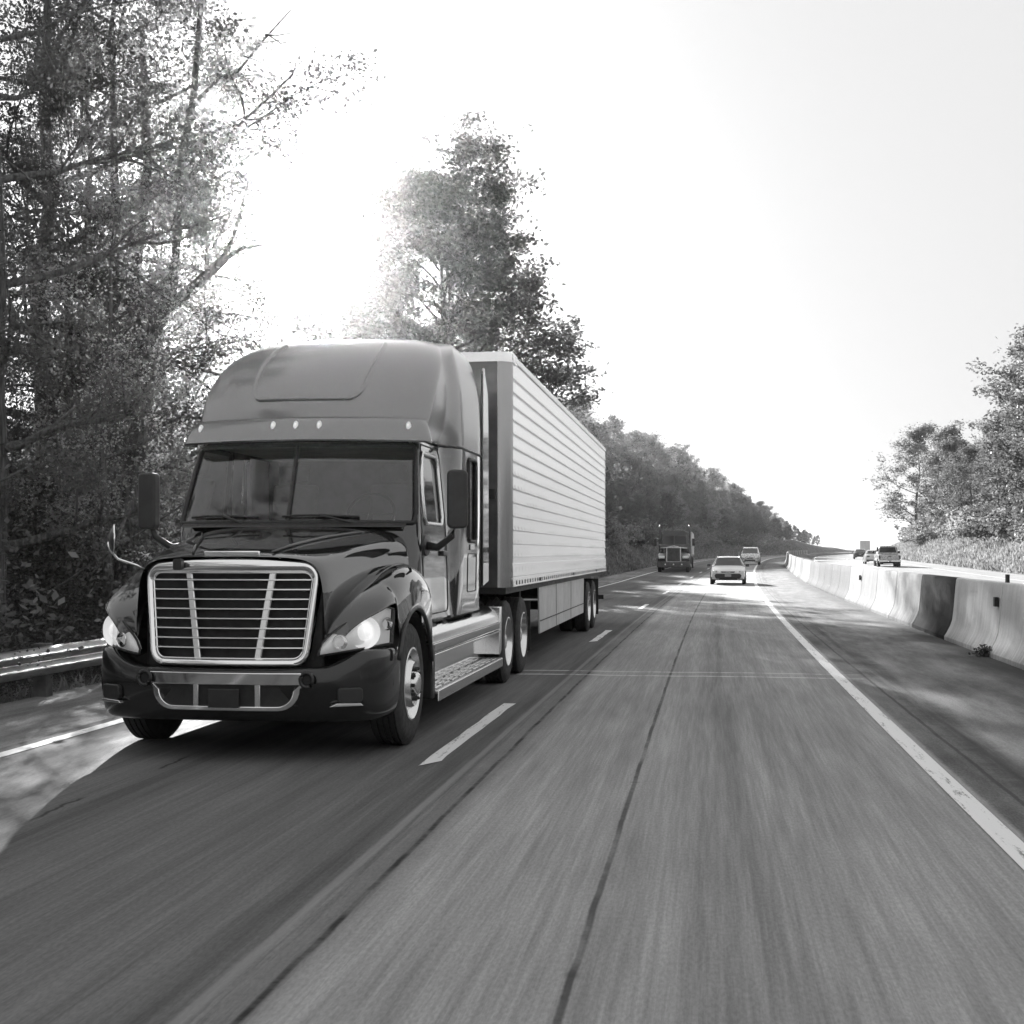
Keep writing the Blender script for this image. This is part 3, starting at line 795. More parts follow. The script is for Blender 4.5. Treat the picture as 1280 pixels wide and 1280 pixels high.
def shell(tab, z0, z1, nz, hole, name, mat, parent, cap=False, rev=False):
    zs = [z0 + (z1 - z0) * i / nz for i in range(nz + 1)]; mb = MB()
    rows = [[sec(z, p, tab) for p in ps] for z in zs]; n = len(ps); mb.add([q for rw in rows for q in rw], [])
    for i in range(nz):
        for j in range(n - 1):
            if hole and hole((ps[j] + ps[j + 1]) / 2, (zs[i] + zs[i + 1]) / 2, rows[i][j]): continue
            mb.f.append((i * n + j, i * n + j + 1, (i + 1) * n + j + 1, (i + 1) * n + j))
    if cap: mb.f.append(tuple(nz * n + j for j in range(n)))
    # back wall
    for i in range(nz): mb.f.append((i * n + n - 1, i * n, (i + 1) * n, (i + 1) * n + n - 1))
    return mb.build(name, mat, parent, sharp=50)
def hole(p, z, q):
    if abs(p) < 2 and in_rr(p, z, WS[0], WS[1], WS[2], WS[3], .12, .75): return True
    if abs(p) > 2:
        y = q.y
        if in_rr(y, z, 1.98, 2.78, 1.90, 2.56, .1, 1): return True
        if in_rr(y, z, 3.72, 4.14, 1.75, 2.62, .06, 1): return True
    return False
shell(CAB, 1.0, 2.7, 68, hole, 'cab', M['paint'], tr)
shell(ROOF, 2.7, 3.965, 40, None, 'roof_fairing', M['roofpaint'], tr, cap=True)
# windows: patches of the same skin
def patch(name, mat, pf, zs, off, parent, mask=None, **k):
    rows = [[sec(z, p, None, off) for p in pf(z)] for z in zs]
    return MB().grid(rows).build(name, mat, parent, fixn=True, sharp=180, **k)
def lin(a, b, n): return [a + (b - a) * i / n for i in range(n + 1)]
zz_ws = lin(1.87, 2.65, 16)
patch('windshield', M['glass'], lambda z: lin(-1.66, -.02, 24), zz_ws, -.012, tr)
patch('windshield', M['glass'], lambda z: lin(.02, 1.66, 24), zz_ws, -.012, tr)
sidew = {}
for sg in (-1, 1):
    patch('door_window', M['glass'], lambda z: [sg * p_at_y(z, y) for y in lin(1.94, 2.82, 12)], lin(1.86, 2.6, 10), -.012, tr)
    patch('sleeper_window', M['glass'], lambda z: [sg * p_at_y(z, y) for y in lin(3.70, 4.16, 4)], lin(1.73, 2.64, 10), -.012, tr)
def skin_path(pts, r, name, mat, parent, n=6, off=.0):
    mb = MB(); q = [sec(z, p, None, off) for p, z in pts]; q.append(q[0])
    mb.tube(q, r, n, False); return mb.build(name, mat, parent, sharp=180, fixn=False)
def rr_path(u0, u1, v0, v1, r, asp, n=5, m=14):
    pts = []
    for cx, cz, a in ((u1 - r / asp, v1 - r, 0), (u0 + r / asp, v1 - r, 90), (u0 + r / asp, v0 + r, 180), (u1 - r / asp, v0 + r, 270)):
        for k in range(n + 1):
            t = R(a + 90 * k / n); pts.append((cx + r / asp * math.cos(t), cz + r * math.sin(t)))
    out = []
    for i, p in enumerate(pts):
        q = pts[(i + 1) % len(pts)]
        L = abs(p[0] - q[0]) * asp + abs(p[1] - q[1]); k = max(1, int(L / .08))
        out += [(p[0] + (q[0] - p[0]) * j / k, p[1] + (q[1] - p[1]) * j / k) for j in range(k)]
    return out
skin_path(rr_path(*WS, .12, .75), .024, 'windshield_seal', M['seal'], tr, off=.002)
mb = MB(); mb.tube([sec(z, 0, None, .004) for z in lin(1.9, 2.62, 8)], .018, 6); mb.build('windshield_divider', M['seal'], tr)
for sg in (-1, 1):
    pth = [(sg * p_at_y(z, y), z) for y, z in rr_path(1.98, 2.78, 1.90, 2.56, .1, 1)]
    skin_path(pth, .022, 'window_seal', M['alu'], tr, off=.006)
    pth = [(sg * p_at_y(z, y), z) for y, z in rr_path(3.72, 4.14, 1.75, 2.62, .06, 1)]
    skin_path(pth, .02, 'window_seal', M['seal'], tr, off=.004)
    MB().box(min(sg * 1.13, sg * 1.15), max(sg * 1.13, sg * 1.15), 3.66, 4.2, 1.7, 2.64).build('pale_window_backing', M['lightbox'], tr)  # pale panel added behind the glass so the sleeper window looks bright
    # door outline groove, door handle, sleeper locker door
    d = [(sg * p_at_y(z, y), z) for y, z in rr_path(1.86, 2.93, 1.06, 2.64, .09, 1)]
    skin_path(d, .007, 'door_seam', M['seal'], tr, off=.001)
    d = [(sg * p_at_y(z, y), z) for y, z in rr_path(3.7, 4.2, 1.22, 1.62, .04, 1)]
    skin_path(d, .006, 'locker_seam', M['seal'], tr, off=.001)
    x = sec(1.62, sg * p_at_y(1.62, 2.75)).x
    MB().box(min(x, x + sg * .03), max(x, x + sg * .03), 2.66, 2.86, 1.60, 1.65).build('door_handle', M['plastic'], tr, bevel=.01)
    x = 1.225 * sg
    MB().box(min(x, x + sg * .012), max(x, x + sg * .012), 3.8, 4.02, 1.66, 1.72).build('locker_latch', M['alu'], tr, bevel=.004)
    # drip moulding between cab and roof cap
    MB().tube([sec(2.70, sg * (1.9 + 1.08 * i / 30), None, .004) for i in range(31)], .012, 6).build('roof_moulding', M['seal'], tr, sharp=180)
    # cab-side extender at the back of the sleeper
    o = [(4.66, 1.25), (4.66, 3.70), (4.74, 3.72), (4.98, 3.45), (5.03, 2.9), (5.03, 1.3)]
    MB().prism([(a, b) for a, b in o], sg * 1.19, sg * 1.215, 'x').build('side_extender', M['paint'], tr, bevel=.01)
# roof ridge (raised panel edge)
rp = []
for i in range(41):
    t = -1 + 2 * i / 40; p = .98 * (abs(t) ** .9) * (1 if t > 0 else -1) if abs(t) < .62 else (1 if t > 0 else -1) * (.64 + .22 * ((abs(t) - .62) / .38))
    z = 3.06 if abs(t) < .5 else 3.06 + .66 * ((abs(t) - .5) / .5) ** 1.6
    rp.append((p, z))
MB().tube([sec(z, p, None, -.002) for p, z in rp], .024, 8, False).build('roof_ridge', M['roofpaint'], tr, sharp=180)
# sun visor
VP = lin(-1.86, 1.86, 48)
prof_v = [(2.88, .0), (2.865, .05), (2.80, .115), (2.72, .17), (2.655, .205), (2.64, .20), (2.67, .15), (2.70, .05), (2.70, .0)]
rows = []
for p in VP:
    k = 1 - .75 * max(0, (abs(p) - 1.45) / .41) ** 2
    row = []
    for z, o in prof_v:
        q = sec(2.78 + (z - 2.78) * .3, p, ROOF, 0); nrm = (sec(2.78, p, ROOF, .1) - sec(2.78, p, ROOF)).normalized(); nrm.z = 0
        row.append(Vector((q.x, q.y, z)) + nrm * o * k)
    rows.append(row)
mb = MB().grid(rows, True); n = len(prof_v); mb.f.append(tuple(range(n))); mb.f.append(tuple(range(len(mb.v) - n, len(mb.v))))
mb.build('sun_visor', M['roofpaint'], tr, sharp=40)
for p in (-1.22, -.24, 0.0, .24, 1.22):
    q = sec(2.78, p, ROOF); nr = (sec(2.78, p, ROOF, .1) - q).normalized(); nr.z = 0
    q = Vector((q.x, q.y, 2.785)) + nr * .115
    mb = MB(); mb.lathe([(-.045, .001), (-.045, .022), (.0, .026), (.02, .018), (.026, .001)], (0, 0, 0), 'y', 12)
    mb.v = [(v[0], -v[1], v[2] * 1.9) for v in mb.v]
    m = mb.build('marker_light', M['silver'], tr, sharp=60); m.location = q
    mb = MB(); mb.lathe([(0, .001), (0, .016), (.012, .014), (.02, .001)], (0, 0, 0), 'y', 12); mb.v = [(v[0], -v[1] - .02, v[2] * 1.8) for v in mb.v]
    mb.build('lens', M['amber'], m, sharp=60)

# hood: stations along y, half profile mirrored
HS = [ # y, [(x,z)...] centre -> shoulder -> valley -> lower side
 (.10, [(0, 1.60), (.35, 1.60), (.60, 1.585), (.71, 1.53), (.755, 1.40), (.77, 1.15), (.775, .95), (.78, .80)]),
 (.17, [(0, 1.635), (.36, 1.632), (.62, 1.615), (.735, 1.555), (.785, 1.40), (.80, 1.15), (.80, .95), (.80, .80)]),
 (.45, [(0, 1.70), (.38, 1.695), (.66, 1.675), (.79, 1.60), (.835, 1.42), (.85, 1.17), (.85, .97), (.85, .80)]),
 (.85, [(0, 1.765), (.40, 1.76), (.70, 1.74), (.86, 1.665), (.905, 1.48), (.92, 1.22), (.92, 1.0), (.92, .9)]),
 (1.25, [(0, 1.825), (.42, 1.82), (.74, 1.80), (.93, 1.73), (.985, 1.56), (1.0, 1.32), (1.0, 1.1), (1.0, 1.0)]),
 (1.60, [(0, 1.87), (.44, 1.865), (.78, 1.845), (1.0, 1.775), (1.05, 1.64), (1.07, 1.42), (1.07, 1.2), (1.07, 1.1)]),
 (1.86, [(.0, 1.885), (.46, 1.88), (.80, 1.865), (1.03, 1.80), (1.10, 1.68), (1.12, 1.45), (1.12, 1.2), (1.12, 1.1)]),
]
rows = []
for y, pr in HS: rows.append([(-x, y, z) for x, z in pr[::-1]] + [(x, y, z) for x, z in pr[1:]])
# rear edge follows the windshield base
for rw in (rows[-1], rows[-2]):
    for i, (x, y, z) in enumerate(rw): rw[i] = (x, y - (.36 if rw is rows[-1] else .18) * max(0, 1 - (abs(x) / 1.05) ** 2), z)
MB().grid(rows).build('hood', M['paint'], tr, sub=3)
for sg in (-1, 1):  # crease beads on the hood
    pts = [(sg * .33, .16, 1.638), (sg * .42, .45, 1.700), (sg * .54, .85, 1.762), (sg * .70, 1.25, 1.806), (sg * .86, 1.6, 1.825)]
    MB().tube(pts, [.01, .014, .016, .014, .006], 8).build('hood_crease', M['paint'], tr, sharp=180)
# fenders with wheel arch
def arch_z(y):
    d = .66 ** 2 - (y - 1.15) ** 2
    return .50 + math.sqrt(d) if d > 0 else 0
FT = [(.12, .99, .80, .90), (.16, 1.08, .83, .97), (.24, 1.175, .89, 1.06), (.36, 1.265, .97, 1.15), (.52, 1.345, 1.03, 1.20), (.74, 1.43, 1.10, 1.235), (1.0, 1.51, 1.10, 1.25), (1.28, 1.545, 1.09, 1.25), (1.55, 1.53, 1.08, 1.245), (1.78, 1.47, 1.07, 1.24), (1.88, 1.42, 1.06, 1.235)]
for sg in (-1, 1):
    rows = []
    for y in lin(.12, 1.88, 44):
        zt, xi, xo = crom([(a, b, c_, d) for a, b, c_, d in FT], y)
        uq = (-.06 + math.sqrt(.0036 + 1.68 * max(0, y - .11))) / .84; lt = .885 + .345 * min(1, 1.12 * uq) ** .62
        az = max(arch_z(y), (lt if y < .60 else (.52 if y > 1.7 else .8))); az = min(az, zt - .02)
        xin = .76 + .30 * (y - .1) / 1.75
        h = zt - az; row = [(xin, zt - .04), (xin + (xi - xin) * .5, zt - .012), (xi - .03, zt)]
        for k in range(1, 7):
            t = R(90 * k / 6); row.append((xi - .03 + (xo - xi + .03) * math.sin(t), zt - min(.22, h) * (1 - math.cos(t))))
        lowz = zt - min(.22, h)
        for k in range(1, 4): row.append((xo + .006 * k, lowz + (az - lowz) * k / 3))
        rows.append([(sg * x, y, z) for x, z in row])
    MB().grid(rows).build('fender', M['paint'], tr, sub=1, solid=.012)
    # arch lip
    pts = [(sg * 1.255, 1.15 - .66 * math.cos(t), .50 + .66 * math.sin(t)) for t in lin(.42, 2.9, 24)]
    MB().tube(pts, .02, 6).build('arch_lip', M['plastic'], tr, sharp=180)
    mb = MB(); mb.grid([[(sg * x, 1.15 - .64 * math.cos(t), .50 + .64 * math.sin(t)) for x in (.6, 1.22)] for t in lin(.1, 3.04, 20)]); mb.build('wheel_liner', M['dark'], tr, sharp=180)
# inner structure between hood and fender so no light shows through
MB().box(-.74, .74, .2, 1.5, .55, 1.5).build('engine_block', M['dark'], tr, bevel=.03)

# headlights: a curved patch round the front corner
def hl(u, v, off=0.0):
    # u 0..1 inner->outer, v 0..1 bottom->top
    bot = Vector((.735 + .44 * u, .09 + .04 * u + .40 * u ** 2.2, .830 + .075 * u))
    top = Vector((.735 + .44 * u, .11 + .06 * u + .42 * u ** 2.0, .87 + .345 * min(1, u * 1.12) ** .62 - .04 * u ** 8))
    q = bot.lerp(top, v); bul = math.sin(math.pi * v) * .035 * math.sin(math.pi * min(1, u + .15)) + off
    return Vector((q.x + bul * u, q.y - bul * (1 - .5 * u), q.z))
for sg in (-1, 1):
    def g(off): return [[(sg * hl(u, v, off).x, hl(u, v, off).y, hl(u, v, off).z) for u in lin(0, 1, 18)] for v in lin(0, 1, 12)]
    h = MB().grid(g(.004)).build('headlight', M['lamphouse'], tr, sharp=180)
    MB().grid(g(.045)).build('lens', M['lens'], h, sharp=180)
    for (uu, vv, rr_, lit) in ((.64, .46, .13, True), (.32, .42, .06, False), (.93, .55, .055, False)):
        c_ = hl(uu, vv, .018); mb = MB()
        mb.lathe([(-.012, rr_), (-.02, rr_ * .97), (.02, rr_ * .62), (.03, .001)], (0, 0, 0), 'y', 24)
        b_ = mb.build('reflector', M['bowl'] if lit else M['chrome'], h, sharp=60); b_.location = (sg * c_.x, c_.y, c_.z); b_.rotation_euler = (0, 0, sg * R(28 if uu < .8 else 60))
        if lit:
            mb = MB().lathe([(-.03, .001), (-.028, .03), (-.015, .05), (.0, .062), (.004, .001)], (0, 0, 0), 'y', 20)
            l_ = mb.build('bulb', M['lampon'], h, sharp=60); l_.location = b_.location; l_.rotation_euler = b_.rotation_euler
    bd = [hl(u, 0, .03) for u in lin(0, 1, 16)] + [hl(1, v, .03) for v in lin(0, 1, 8)][1:] + [hl(u, 1, .03) for u in lin(1, 0, 16)][1:]
    MB().tube([(sg * q.x, q.y, q.z) for q in bd] + [(sg * bd[0].x, bd[0].y, bd[0].z)], .010, 6, False).build('bezel', M['seal'], h, sharp=180)

# bumper
def bpath(s):  # s in -1..1 -> plan point
    a = abs(s); sg = 1 if s > 0 else -1
    x = 1.225 * math.sin(min(a, 1) * math.pi / 2) ** .86; y = .02 + .60 * a ** 4.2 + .10 * a ** 2
    return x * sg, y
rows = []
for s in lin(-1, 1, 60):
    x, y = bpath(s); a = abs(s); top = .745 + .135 * sst(.35, .7, a); row = []
    nx, ny = (x * .55 * a, -1 + .3 * a); L = math.hypot(nx, ny); nx, ny = nx / L, ny / L
    for z, o in ((.30, -.16), (.31, -.07), (.36, -.025), (.50, 0), (.62, .008), (top - .06, .0), (top - .015, -.02), (top, -.06), (top - .01, -.18)):
        row.append((x + nx * o, y + ny * o, z))
    rows.append(row)
x, y = bpath(1)
MB().grid(rows).build('bumper', M['gloss'], tr, sub=1, solid=.01)
for sg in (-1, 1):
    MB().prism(rrect(.0, .34, .36, .86, .05), 0, .0, 'x')
    # bumper side wrap
    o = rrect(.70, .80, .36, .84, .03)
    # fog lamp recess and sill under it
    yb = bpath(sg * .62)[1]
    MB().add([], []).prism(rrect(-.10, .10, .47, .585, .03), -.012, .03, 'y').build('fog_lamp', M['plastic'], tr, bevel=.008).matrix_local = Matrix.Translation((sg * .98, bpath(.60)[1] - .035, 0)) @ Matrix.Rotation(sg * R(28), 4, 'Z')
    MB().prism([(-.15, .445), (.12, .445), (.10, .465), (-.09, .47)], -.02, .02, 'y').build('fog_sill', M['alu'], tr, bevel=.004).matrix_local = Matrix.Translation((sg * .965, bpath(.58)[1] - .035, 0)) @ Matrix.Rotation(sg * R(28), 4, 'Z')
MB().prism([(-1.05, .55), (1.05, .55), (1.12, 1.0), (-1.12, 1.0)], .66, .7, 'y').build('skid_panel', M['dark'], tr)
# chrome lower air intake
def bow(p, a): return (p[0], .012 + .16 * (abs(p[0]) / 1.0) ** 2.2 - .012 + a, p[1])
def dens(poly, d=.06):
    out = []
    for i, p in enumerate(poly):
        q = poly[(i + 1) % len(poly)]; k = max(1, int(math.hypot(p[0] - q[0], p[1] - q[1]) / d))
        out += [(p[0] + (q[0] - p[0]) * j / k, p[1] + (q[1] - p[1]) * j / k) for j in range(k)]
    return out
def ub(x0, zt, zb, rb, taper):
    pts = [(-x0, zt), (x0, zt)]
    for k in range(8):
        t = R(-90 * k / 7); pts.append((x0 - taper - rb + rb * math.cos(t), zb + rb + rb * math.sin(t)))
    for k in range(8):
        t = R(-90 - 90 * k / 7); pts.append((-x0 + taper + rb + rb * math.cos(t), zb + rb + rb * math.sin(t)))
    return pts
import itertools
outer = ub(.70, .70, .405, .17, .10); inner = ub(.60, .605, .44, .12, .055)
mb = MB(); n = len(outer)
# resample sides equally: linear interpolation between the same number of points
od, idn = [], []
for i in range(n):
    j = (i + 1) % n; k = 24 if i == 0 or (i == 9) else 1
    for q in range(k):
        t = q / k; od.append((outer[i][0] + (outer[j][0] - outer[i][0]) * t, outer[i][1] + (outer[j][1] - outer[i][1]) * t)); idn.append((inner[i][0] + (inner[j][0] - inner[i][0]) * t, inner[i][1] + (inner[j][1] - inner[i][1]) * t))
mb.ring(od, idn, -.035, .03, bow); it = mb.build('bumper_trim', M['chrome'], tr, bevel=.008, sharp=40)
mb = MB(); nn = 24
mb.grid([[bow((x, z), -.006) for x in lin(-.59, .59, nn)] for z in lin(.44, .62, 6)]).build('lower_intake', M['dark'], tr, sharp=180)
for x in (-.23, .27):
    mb = MB(); mb.add([bow(q, a) for a in (-.03, .0) for q in ((x - .022, .43), (x + .022, .43), (x + .022, .61), (x - .022, .61))], [(0,1,2,3),(4,7,6,5),(0,4,5,1),(1,5,6,2),(2,6,7,3),(3,7,4,0)])
    mb.build('intake_divider', M['alu'], tr, bevel=.005)
MB().box(-.12, .13, -.05, -.035, .43, .575).build('number_plate', M['plastic'], tr, bevel=.005)
for sg in (-1, 1):
    q = bow((sg * .66, .66), -.06)
    mb = MB(); mb.tube([(q[0] + .05 * math.cos(t), q[1] - .01, q[2] - .01 + .055 * math.sin(t)) for t in lin(-.6, 5.2, 16)], .016, 7); mb.build('tow_hook', M['plastic'], tr, sharp=180)
    MB().lathe([(.0, .001), (0, .048), (.03, .05), (.05, .001)], (q[0], q[1] + .0, q[2]), 'y', 16).build('tow_pocket', M['dark'], tr)

# grille
def gy(p, a): return (p[0], .06 + .10 * (abs(p[0]) / .75) ** 2 - (p[1] - 1.1) * -.10 + a, p[1])
def gpoly(xt, xb, zt, zb, rt, rb, n=7):
    pts = []
    for k in range(n + 1):
        t = R(90 - 90 * k / n); pts.append((xt - rt + rt * math.cos(t), zt - rt + rt * math.sin(t)))
    for k in range(n + 1):
        t = R(-90 * k / n); pts.append((xb - rb + rb * math.cos(t), zb + rb + rb * math.sin(t)))
    return pts + [(-x, z) for x, z in pts[::-1]]
go = gpoly(.735, .665, 1.585, .745, .13, .13); gi = gpoly(.655, .60, 1.475, .805, .07, .08)
# densify top and bottom spans
def densify2(o, i_, mx=.07):
    A, B = [], []
    for k in range(len(o)):
        j = (k + 1) % len(o); m_ = max(1, int(math.dist(o[k], o[j]) / mx))
        for q in range(m_):
            t = q / m_; A.append(tuple(o[k][c] + (o[j][c] - o[k][c]) * t for c in (0, 1))); B.append(tuple(i_[k][c] + (i_[j][c] - i_[k][c]) * t for c in (0, 1)))
    return A, B
A, B = densify2(go, gi)
# rounded chrome surround: profile swept between outer and inner outline
mb = MB(); rows = []
for (f, a) in ((0, .07), (0, .0), (.12, -.028), (.4, -.045), (.7, -.04), (.93, -.02), (1, .0), (1, .07)):
    rows.append([gy((A[k][0] + (B[k][0] - A[k][0]) * f, A[k][1] + (B[k][1] - A[k][1]) * f), a) for k in range(len(A))])
mb.grid(rows, True); gs = mb.build('grille_surround', M['chrome'], tr, sharp=60)
MB().grid([[gy((x, z), .085) for x in lin(-.66, .66, 16)] for z in lin(.79, 1.49, 8)]).build('grille_mesh', M['dark'], tr, sharp=180)
nb = 8
for k in range(nb):
    z = 1.475 - (k + 1) * (1.475 - .805) / (nb + .85) * 1.0 + .02
    hw = .60 + (.655 - .60) * (z - .805) / .67 - .004
    rows = []
    for x in lin(-hw, hw, 20):
        rows.append([gy((x, z + dz), a) for dz, a in ((-.007, .045), (-.009, .0), (-.005, -.010), (.004, -.010), (.009, .0), (.010, .045))])
    MB().grid(rows).build('grille_bar', M['alu'], tr, sharp=40)
# bezel line inside
MB().tube([gy(p, -.002) for p in B] + [gy(B[0], -.002)], .008, 6, False).build('grille_bezel', M['chrome'], tr, sharp=180)
for sg in (-1, 1):
    rows = [[gy((sg * (.345 - (1.47 - z) * .15) + dx, z), a) for dx, a in ((-.028, .06), (-.028, .008), (-.02, .0), (.02, .0), (.028, .008), (.028, .06))] for z in lin(.81, 1.47, 10)]
    MB().grid(rows).build('grille_slat', M['alu'], tr, sharp=40)
mb = MB(); mb.prism(rrect(-.035, .035, 1.50, 1.585, .015), -.06, .0, 'y'); e = mb.build('hood_badge', M['plastic'], tr, bevel=.004); e.location = (-.40, .075, -.003)
# hood latch pad
MB().box(-.22, .24, .115, .14, 1.60, 1.645).build('hood_lip', M['chrome'], tr, bevel=.01)

# cowl, wipers
rows = [[(x, 1.50 + .26 * (x / 1.14) ** 2 - a, z) for x in lin(-1.05, 1.05, 24)] for a, z in ((.10, 1.86), (.06, 1.895), (-.02, 1.90))]
MB().grid(rows).build('cowl', M['plastic'], tr, sharp=180)
for (x0, x1, x2) in ((-.42, -.62, -.98), (.62, .30, -.05), ):
    mb = MB(); a = sec(1.90, 0); 
    def wp_(x, z, o): 
        yf, b, w, rc, ws, yr = crom(CAB, z); return (x, yf + b * (x / w) ** 2 - o, z)
    mb.tube([wp_(x0, 1.89, .06), wp_((x0 + x1) / 2, 1.93, .06), wp_(x1, 1.965, .045)], .012, 6); mb.build('wiper_arm', M['plastic'], tr, sharp=180)
    mb = MB(); mb.tube([wp_(x2, 1.955, .02), wp_((x1 + x2) / 2, 1.965, .035), wp_(x1, 1.965, .03), wp_(x1 + .34, 1.95, .02)], .012, 6); mb.build('wiper_blade', M['seal'], tr, sharp=180)

# mirrors
for sg in (-1, 1):
    m = MB().prism(rrect(-.095, .095, 1.85, 2.38, .05), -.05, .05, 'y').build('mirror', M['plastic'], tr, bevel=.02, sharp=30)
    m.location = (sg * 1.475, 1.86, 0); m.rotation_euler = (0, 0, sg * R(12))
    g_ = MB().prism(rrect(-.08, .08, 1.88, 2.35, .03), .051, .056, 'y').build('mirror_glass', M['chrome'], m)
    mb = MB(); mb.tube([(sg * 1.13, 1.98, 1.70), (sg * 1.28, 1.93, 1.68), (sg * 1.42, 1.88, 1.78), (sg * 1.46, 1.87, 1.90)], [.045, .035, .03, .026], 8); mb.build('mirror_arm', M['plastic'], tr, sharp=180)
    mb = MB().lathe([(0, .001), (-.02, .10), (.0, .13), (.03, .12), (.05, .001)], (0, 0, 0), 'x', 20); b_ = mb.build('mirror_base', M['plastic'], tr); b_.location = (sg * 1.135, 2.0, 1.70); b_.scale = (1, 1.2, .8)
# hood mirror on the far front corner
mb = MB(); mb.tube([(-.76, .35, 1.46), (-.86, .28, 1.53), (-.98, .2, 1.58), (-1.04, .17, 1.66), (-1.04, .16, 1.72)], .011, 7); hm = mb.build('hood_mirror', M['chrome'], tr, sharp=180)
mb = MB(); mb.lathe([(-.035, .001), (-.03, .05), (-.005, .088), (.008, .09), (.012, .001)], (0, 0, 0), 'x', 24); q = mb.build('mirror_head', M['plastic'], hm); q.location = (-.995, .16, 1.74); q.rotation_euler = (0, 0, R(28)); q.scale = (1, 1, 1.25)
mb = MB(); mb.tube([(0, .092 * math.cos(t), .092 * math.sin(t)) for t in lin(0, 6.2832, 24)], .007, 6, False); q2 = mb.build('mirror_rim', M['chrome'], hm, sharp=180); q2.location = q.location; q2.rotation_euler = q.rotation_euler; q2.scale = q.scale

# interior
MB().box(-1.05, 1.05, 4.3, 4.35, 1.1, 2.9).build('rear_wall', M['interior'], tr)
MB().prism([(1.75, 1.4), (1.78, 1.86), (2.0, 1.93), (2.3, 1.86), (2.35, 1.4)], -1.02, 1.02, 'x').build('dashboard', M['plastic'], tr, bevel=.03)
MB().box(-1.05, 1.05, 1.6, 4.3, 1.2, 1.26).build('cab_floor', M['interior'], tr)
MB().box(-1.0, 1.0, 2.05, 4.2, 2.64, 2.70).build('headliner', M['interior'], tr)
mb = MB(); mb.tube([(.52 + .23 * math.cos(t), 2.42 + .10 * math.sin(t), 2.0 + .2 * math.sin(t)) for t in lin(0, 6.2832, 28)], .016, 7, False)
mb.tube([(.30, 2.42, 2.0), (.74, 2.42, 2.0)], .014, 6); mb.tube([(.52, 2.3, 1.85), (.52, 2.42, 2.0)], .03, 6); mb.build('steering_wheel', M['plastic'], tr, sharp=180)
for x in (-.52, .52):
    s_ = MB().box(x - .25, x + .25, 2.75, 3.2, 1.55, 1.68).build('seat', M['interior'], tr, bevel=.04)
    MB().prism([(3.15, 1.62), (3.25, 1.62), (3.38, 2.32), (3.28, 2.34)], x - .24, x + .24, 'x').build('backrest', M['interior'], s_, bevel=.04)
    MB().box(x - .14, x + .14, 3.3, 3.38, 2.36, 2.54).build('headrest', M['interior'], s_, bevel=.03)

# wheels
def wheel(parent, x, y, front, sg, r=.515, w=.27, dual=False):
    root = MB()
    W = w
    pr = [(-W/2, r * .60), (-W/2 - .006, r * .70), (-W/2 - .004, r * .84), (-W/2 + .012, r * .955), (-W/2 + .03, r * .985)]
    for k in range(5):
        a = -W/2 + .035 + (W - .07) * k / 4.0
        if k: pr += [(a - .012, r), (a - .010, r * .972), (a, r * .972), (a + .002, r)]
        else: pr += [(a, r)]
    pr += [(W/2 - .03, r * .985), (W/2 - .012, r * .955), (W/2 + .004, r * .84), (W/2 + .006, r * .70), (W/2, r * .60)]
    root.lathe(pr, (0, 0, 0), 'x', 48)
    wh = root.build('wheel', M['rubber'], parent, sharp=50)
    wh.location = (x, y, r)
    o = sg * W / 2
    if front: rp_ = [(-.02, .60), (.006, .605), (.01, .575), (-.012, .55), (-.05, .50), (-.045, .44), (.0, .40), (.03, .36), (.02, .30), (.02, .21), (.045, .20), (.062, .17), (.068, .10), (.068, .002)]
    else: rp_ = [(-.02, .60), (.006, .605), (.01, .575), (-.02, .545), (-.10, .52), (-.135, .44), (-.145, .30), (-.135, .27), (-.06, .22), (-.03, .18), (-.02, .10), (-.02, .002)]
    MB().lathe([(o + sg * a, r * q * (1.0)) for a, q in rp_], (0, 0, 0), 'x', 48).build('rim', M['alu'], wh, sharp=40)
    mb = MB()
    a0 = .018 if front else -.14
    for k in range(10):
        t = 2 * math.pi * k / 10; rr_ = r * .255 if front else r * .36
        mb.lathe([(o + sg * a0, .017), (o + sg * (a0 + .035), .016), (o + sg * (a0 + .042), .001)], (0, rr_ * math.cos(t), rr_ * math.sin(t)), 'x', 6)
    mb.build('wheel_nuts', M['chrome'] if not front else M['dark'], wh, sharp=40)
    mb = MB()
    for k in range(10):
        t = 2 * math.pi * (k + .5) / 10; rr_ = r * .47
        ax = o + sg * (-.046 if front else -.138)
        mb.lathe([(ax + sg * .004, .022), (ax + sg * .0065, .001)], (0, rr_ * math.cos(t), rr_ * math.sin(t)), 'x', 10)
    mb.build('hand_holes', M['dark'], wh, sharp=40)
    if dual:
        MB().lathe([(a - sg * (w + .06), q) for a, q in pr], (0, 0, 0), 'x', 32).build('inner_tyre', M['rubber'], wh, sharp=50)
    return wh
for sg in (-1, 1):
    wheel(tr, sg * 1.085, 1.15, True, sg)
    wheel(tr, sg * 1.09, 6.40, False, sg, dual=True); wheel(tr, sg * 1.09, 7.72, False, sg, dual=True)
MB().tube([(-1.0, 1.15, .5), (1.0, 1.15, .5)], .06, 10).build('front_axle', M['dark'], tr)
for y in (6.4, 7.72): MB().tube([(-1.0, y, .515), (-.3, y, .515), (0, y, .515), (.3, y, .515), (1.0, y, .515)], [.08, .09, .2, .09, .08], 12).build('drive_axle', M['dark'], tr)
for sg in (-1, 1): MB().box(sg * .43 - .04, sg * .43 + .04, .6, 8.4, .78, 1.05).build('frame_rail', M['dark'], tr)
MB().box(-1.12, 1.12, 1.75, 4.6, .80, 1.0).build('cab_floor_pan', M['dark'], tr, bevel=.03)
MB().box(-.8, .8, 4.2, 5.9, .6, 1.0).build('chassis_boxes', M['dark'], tr, bevel=.03)
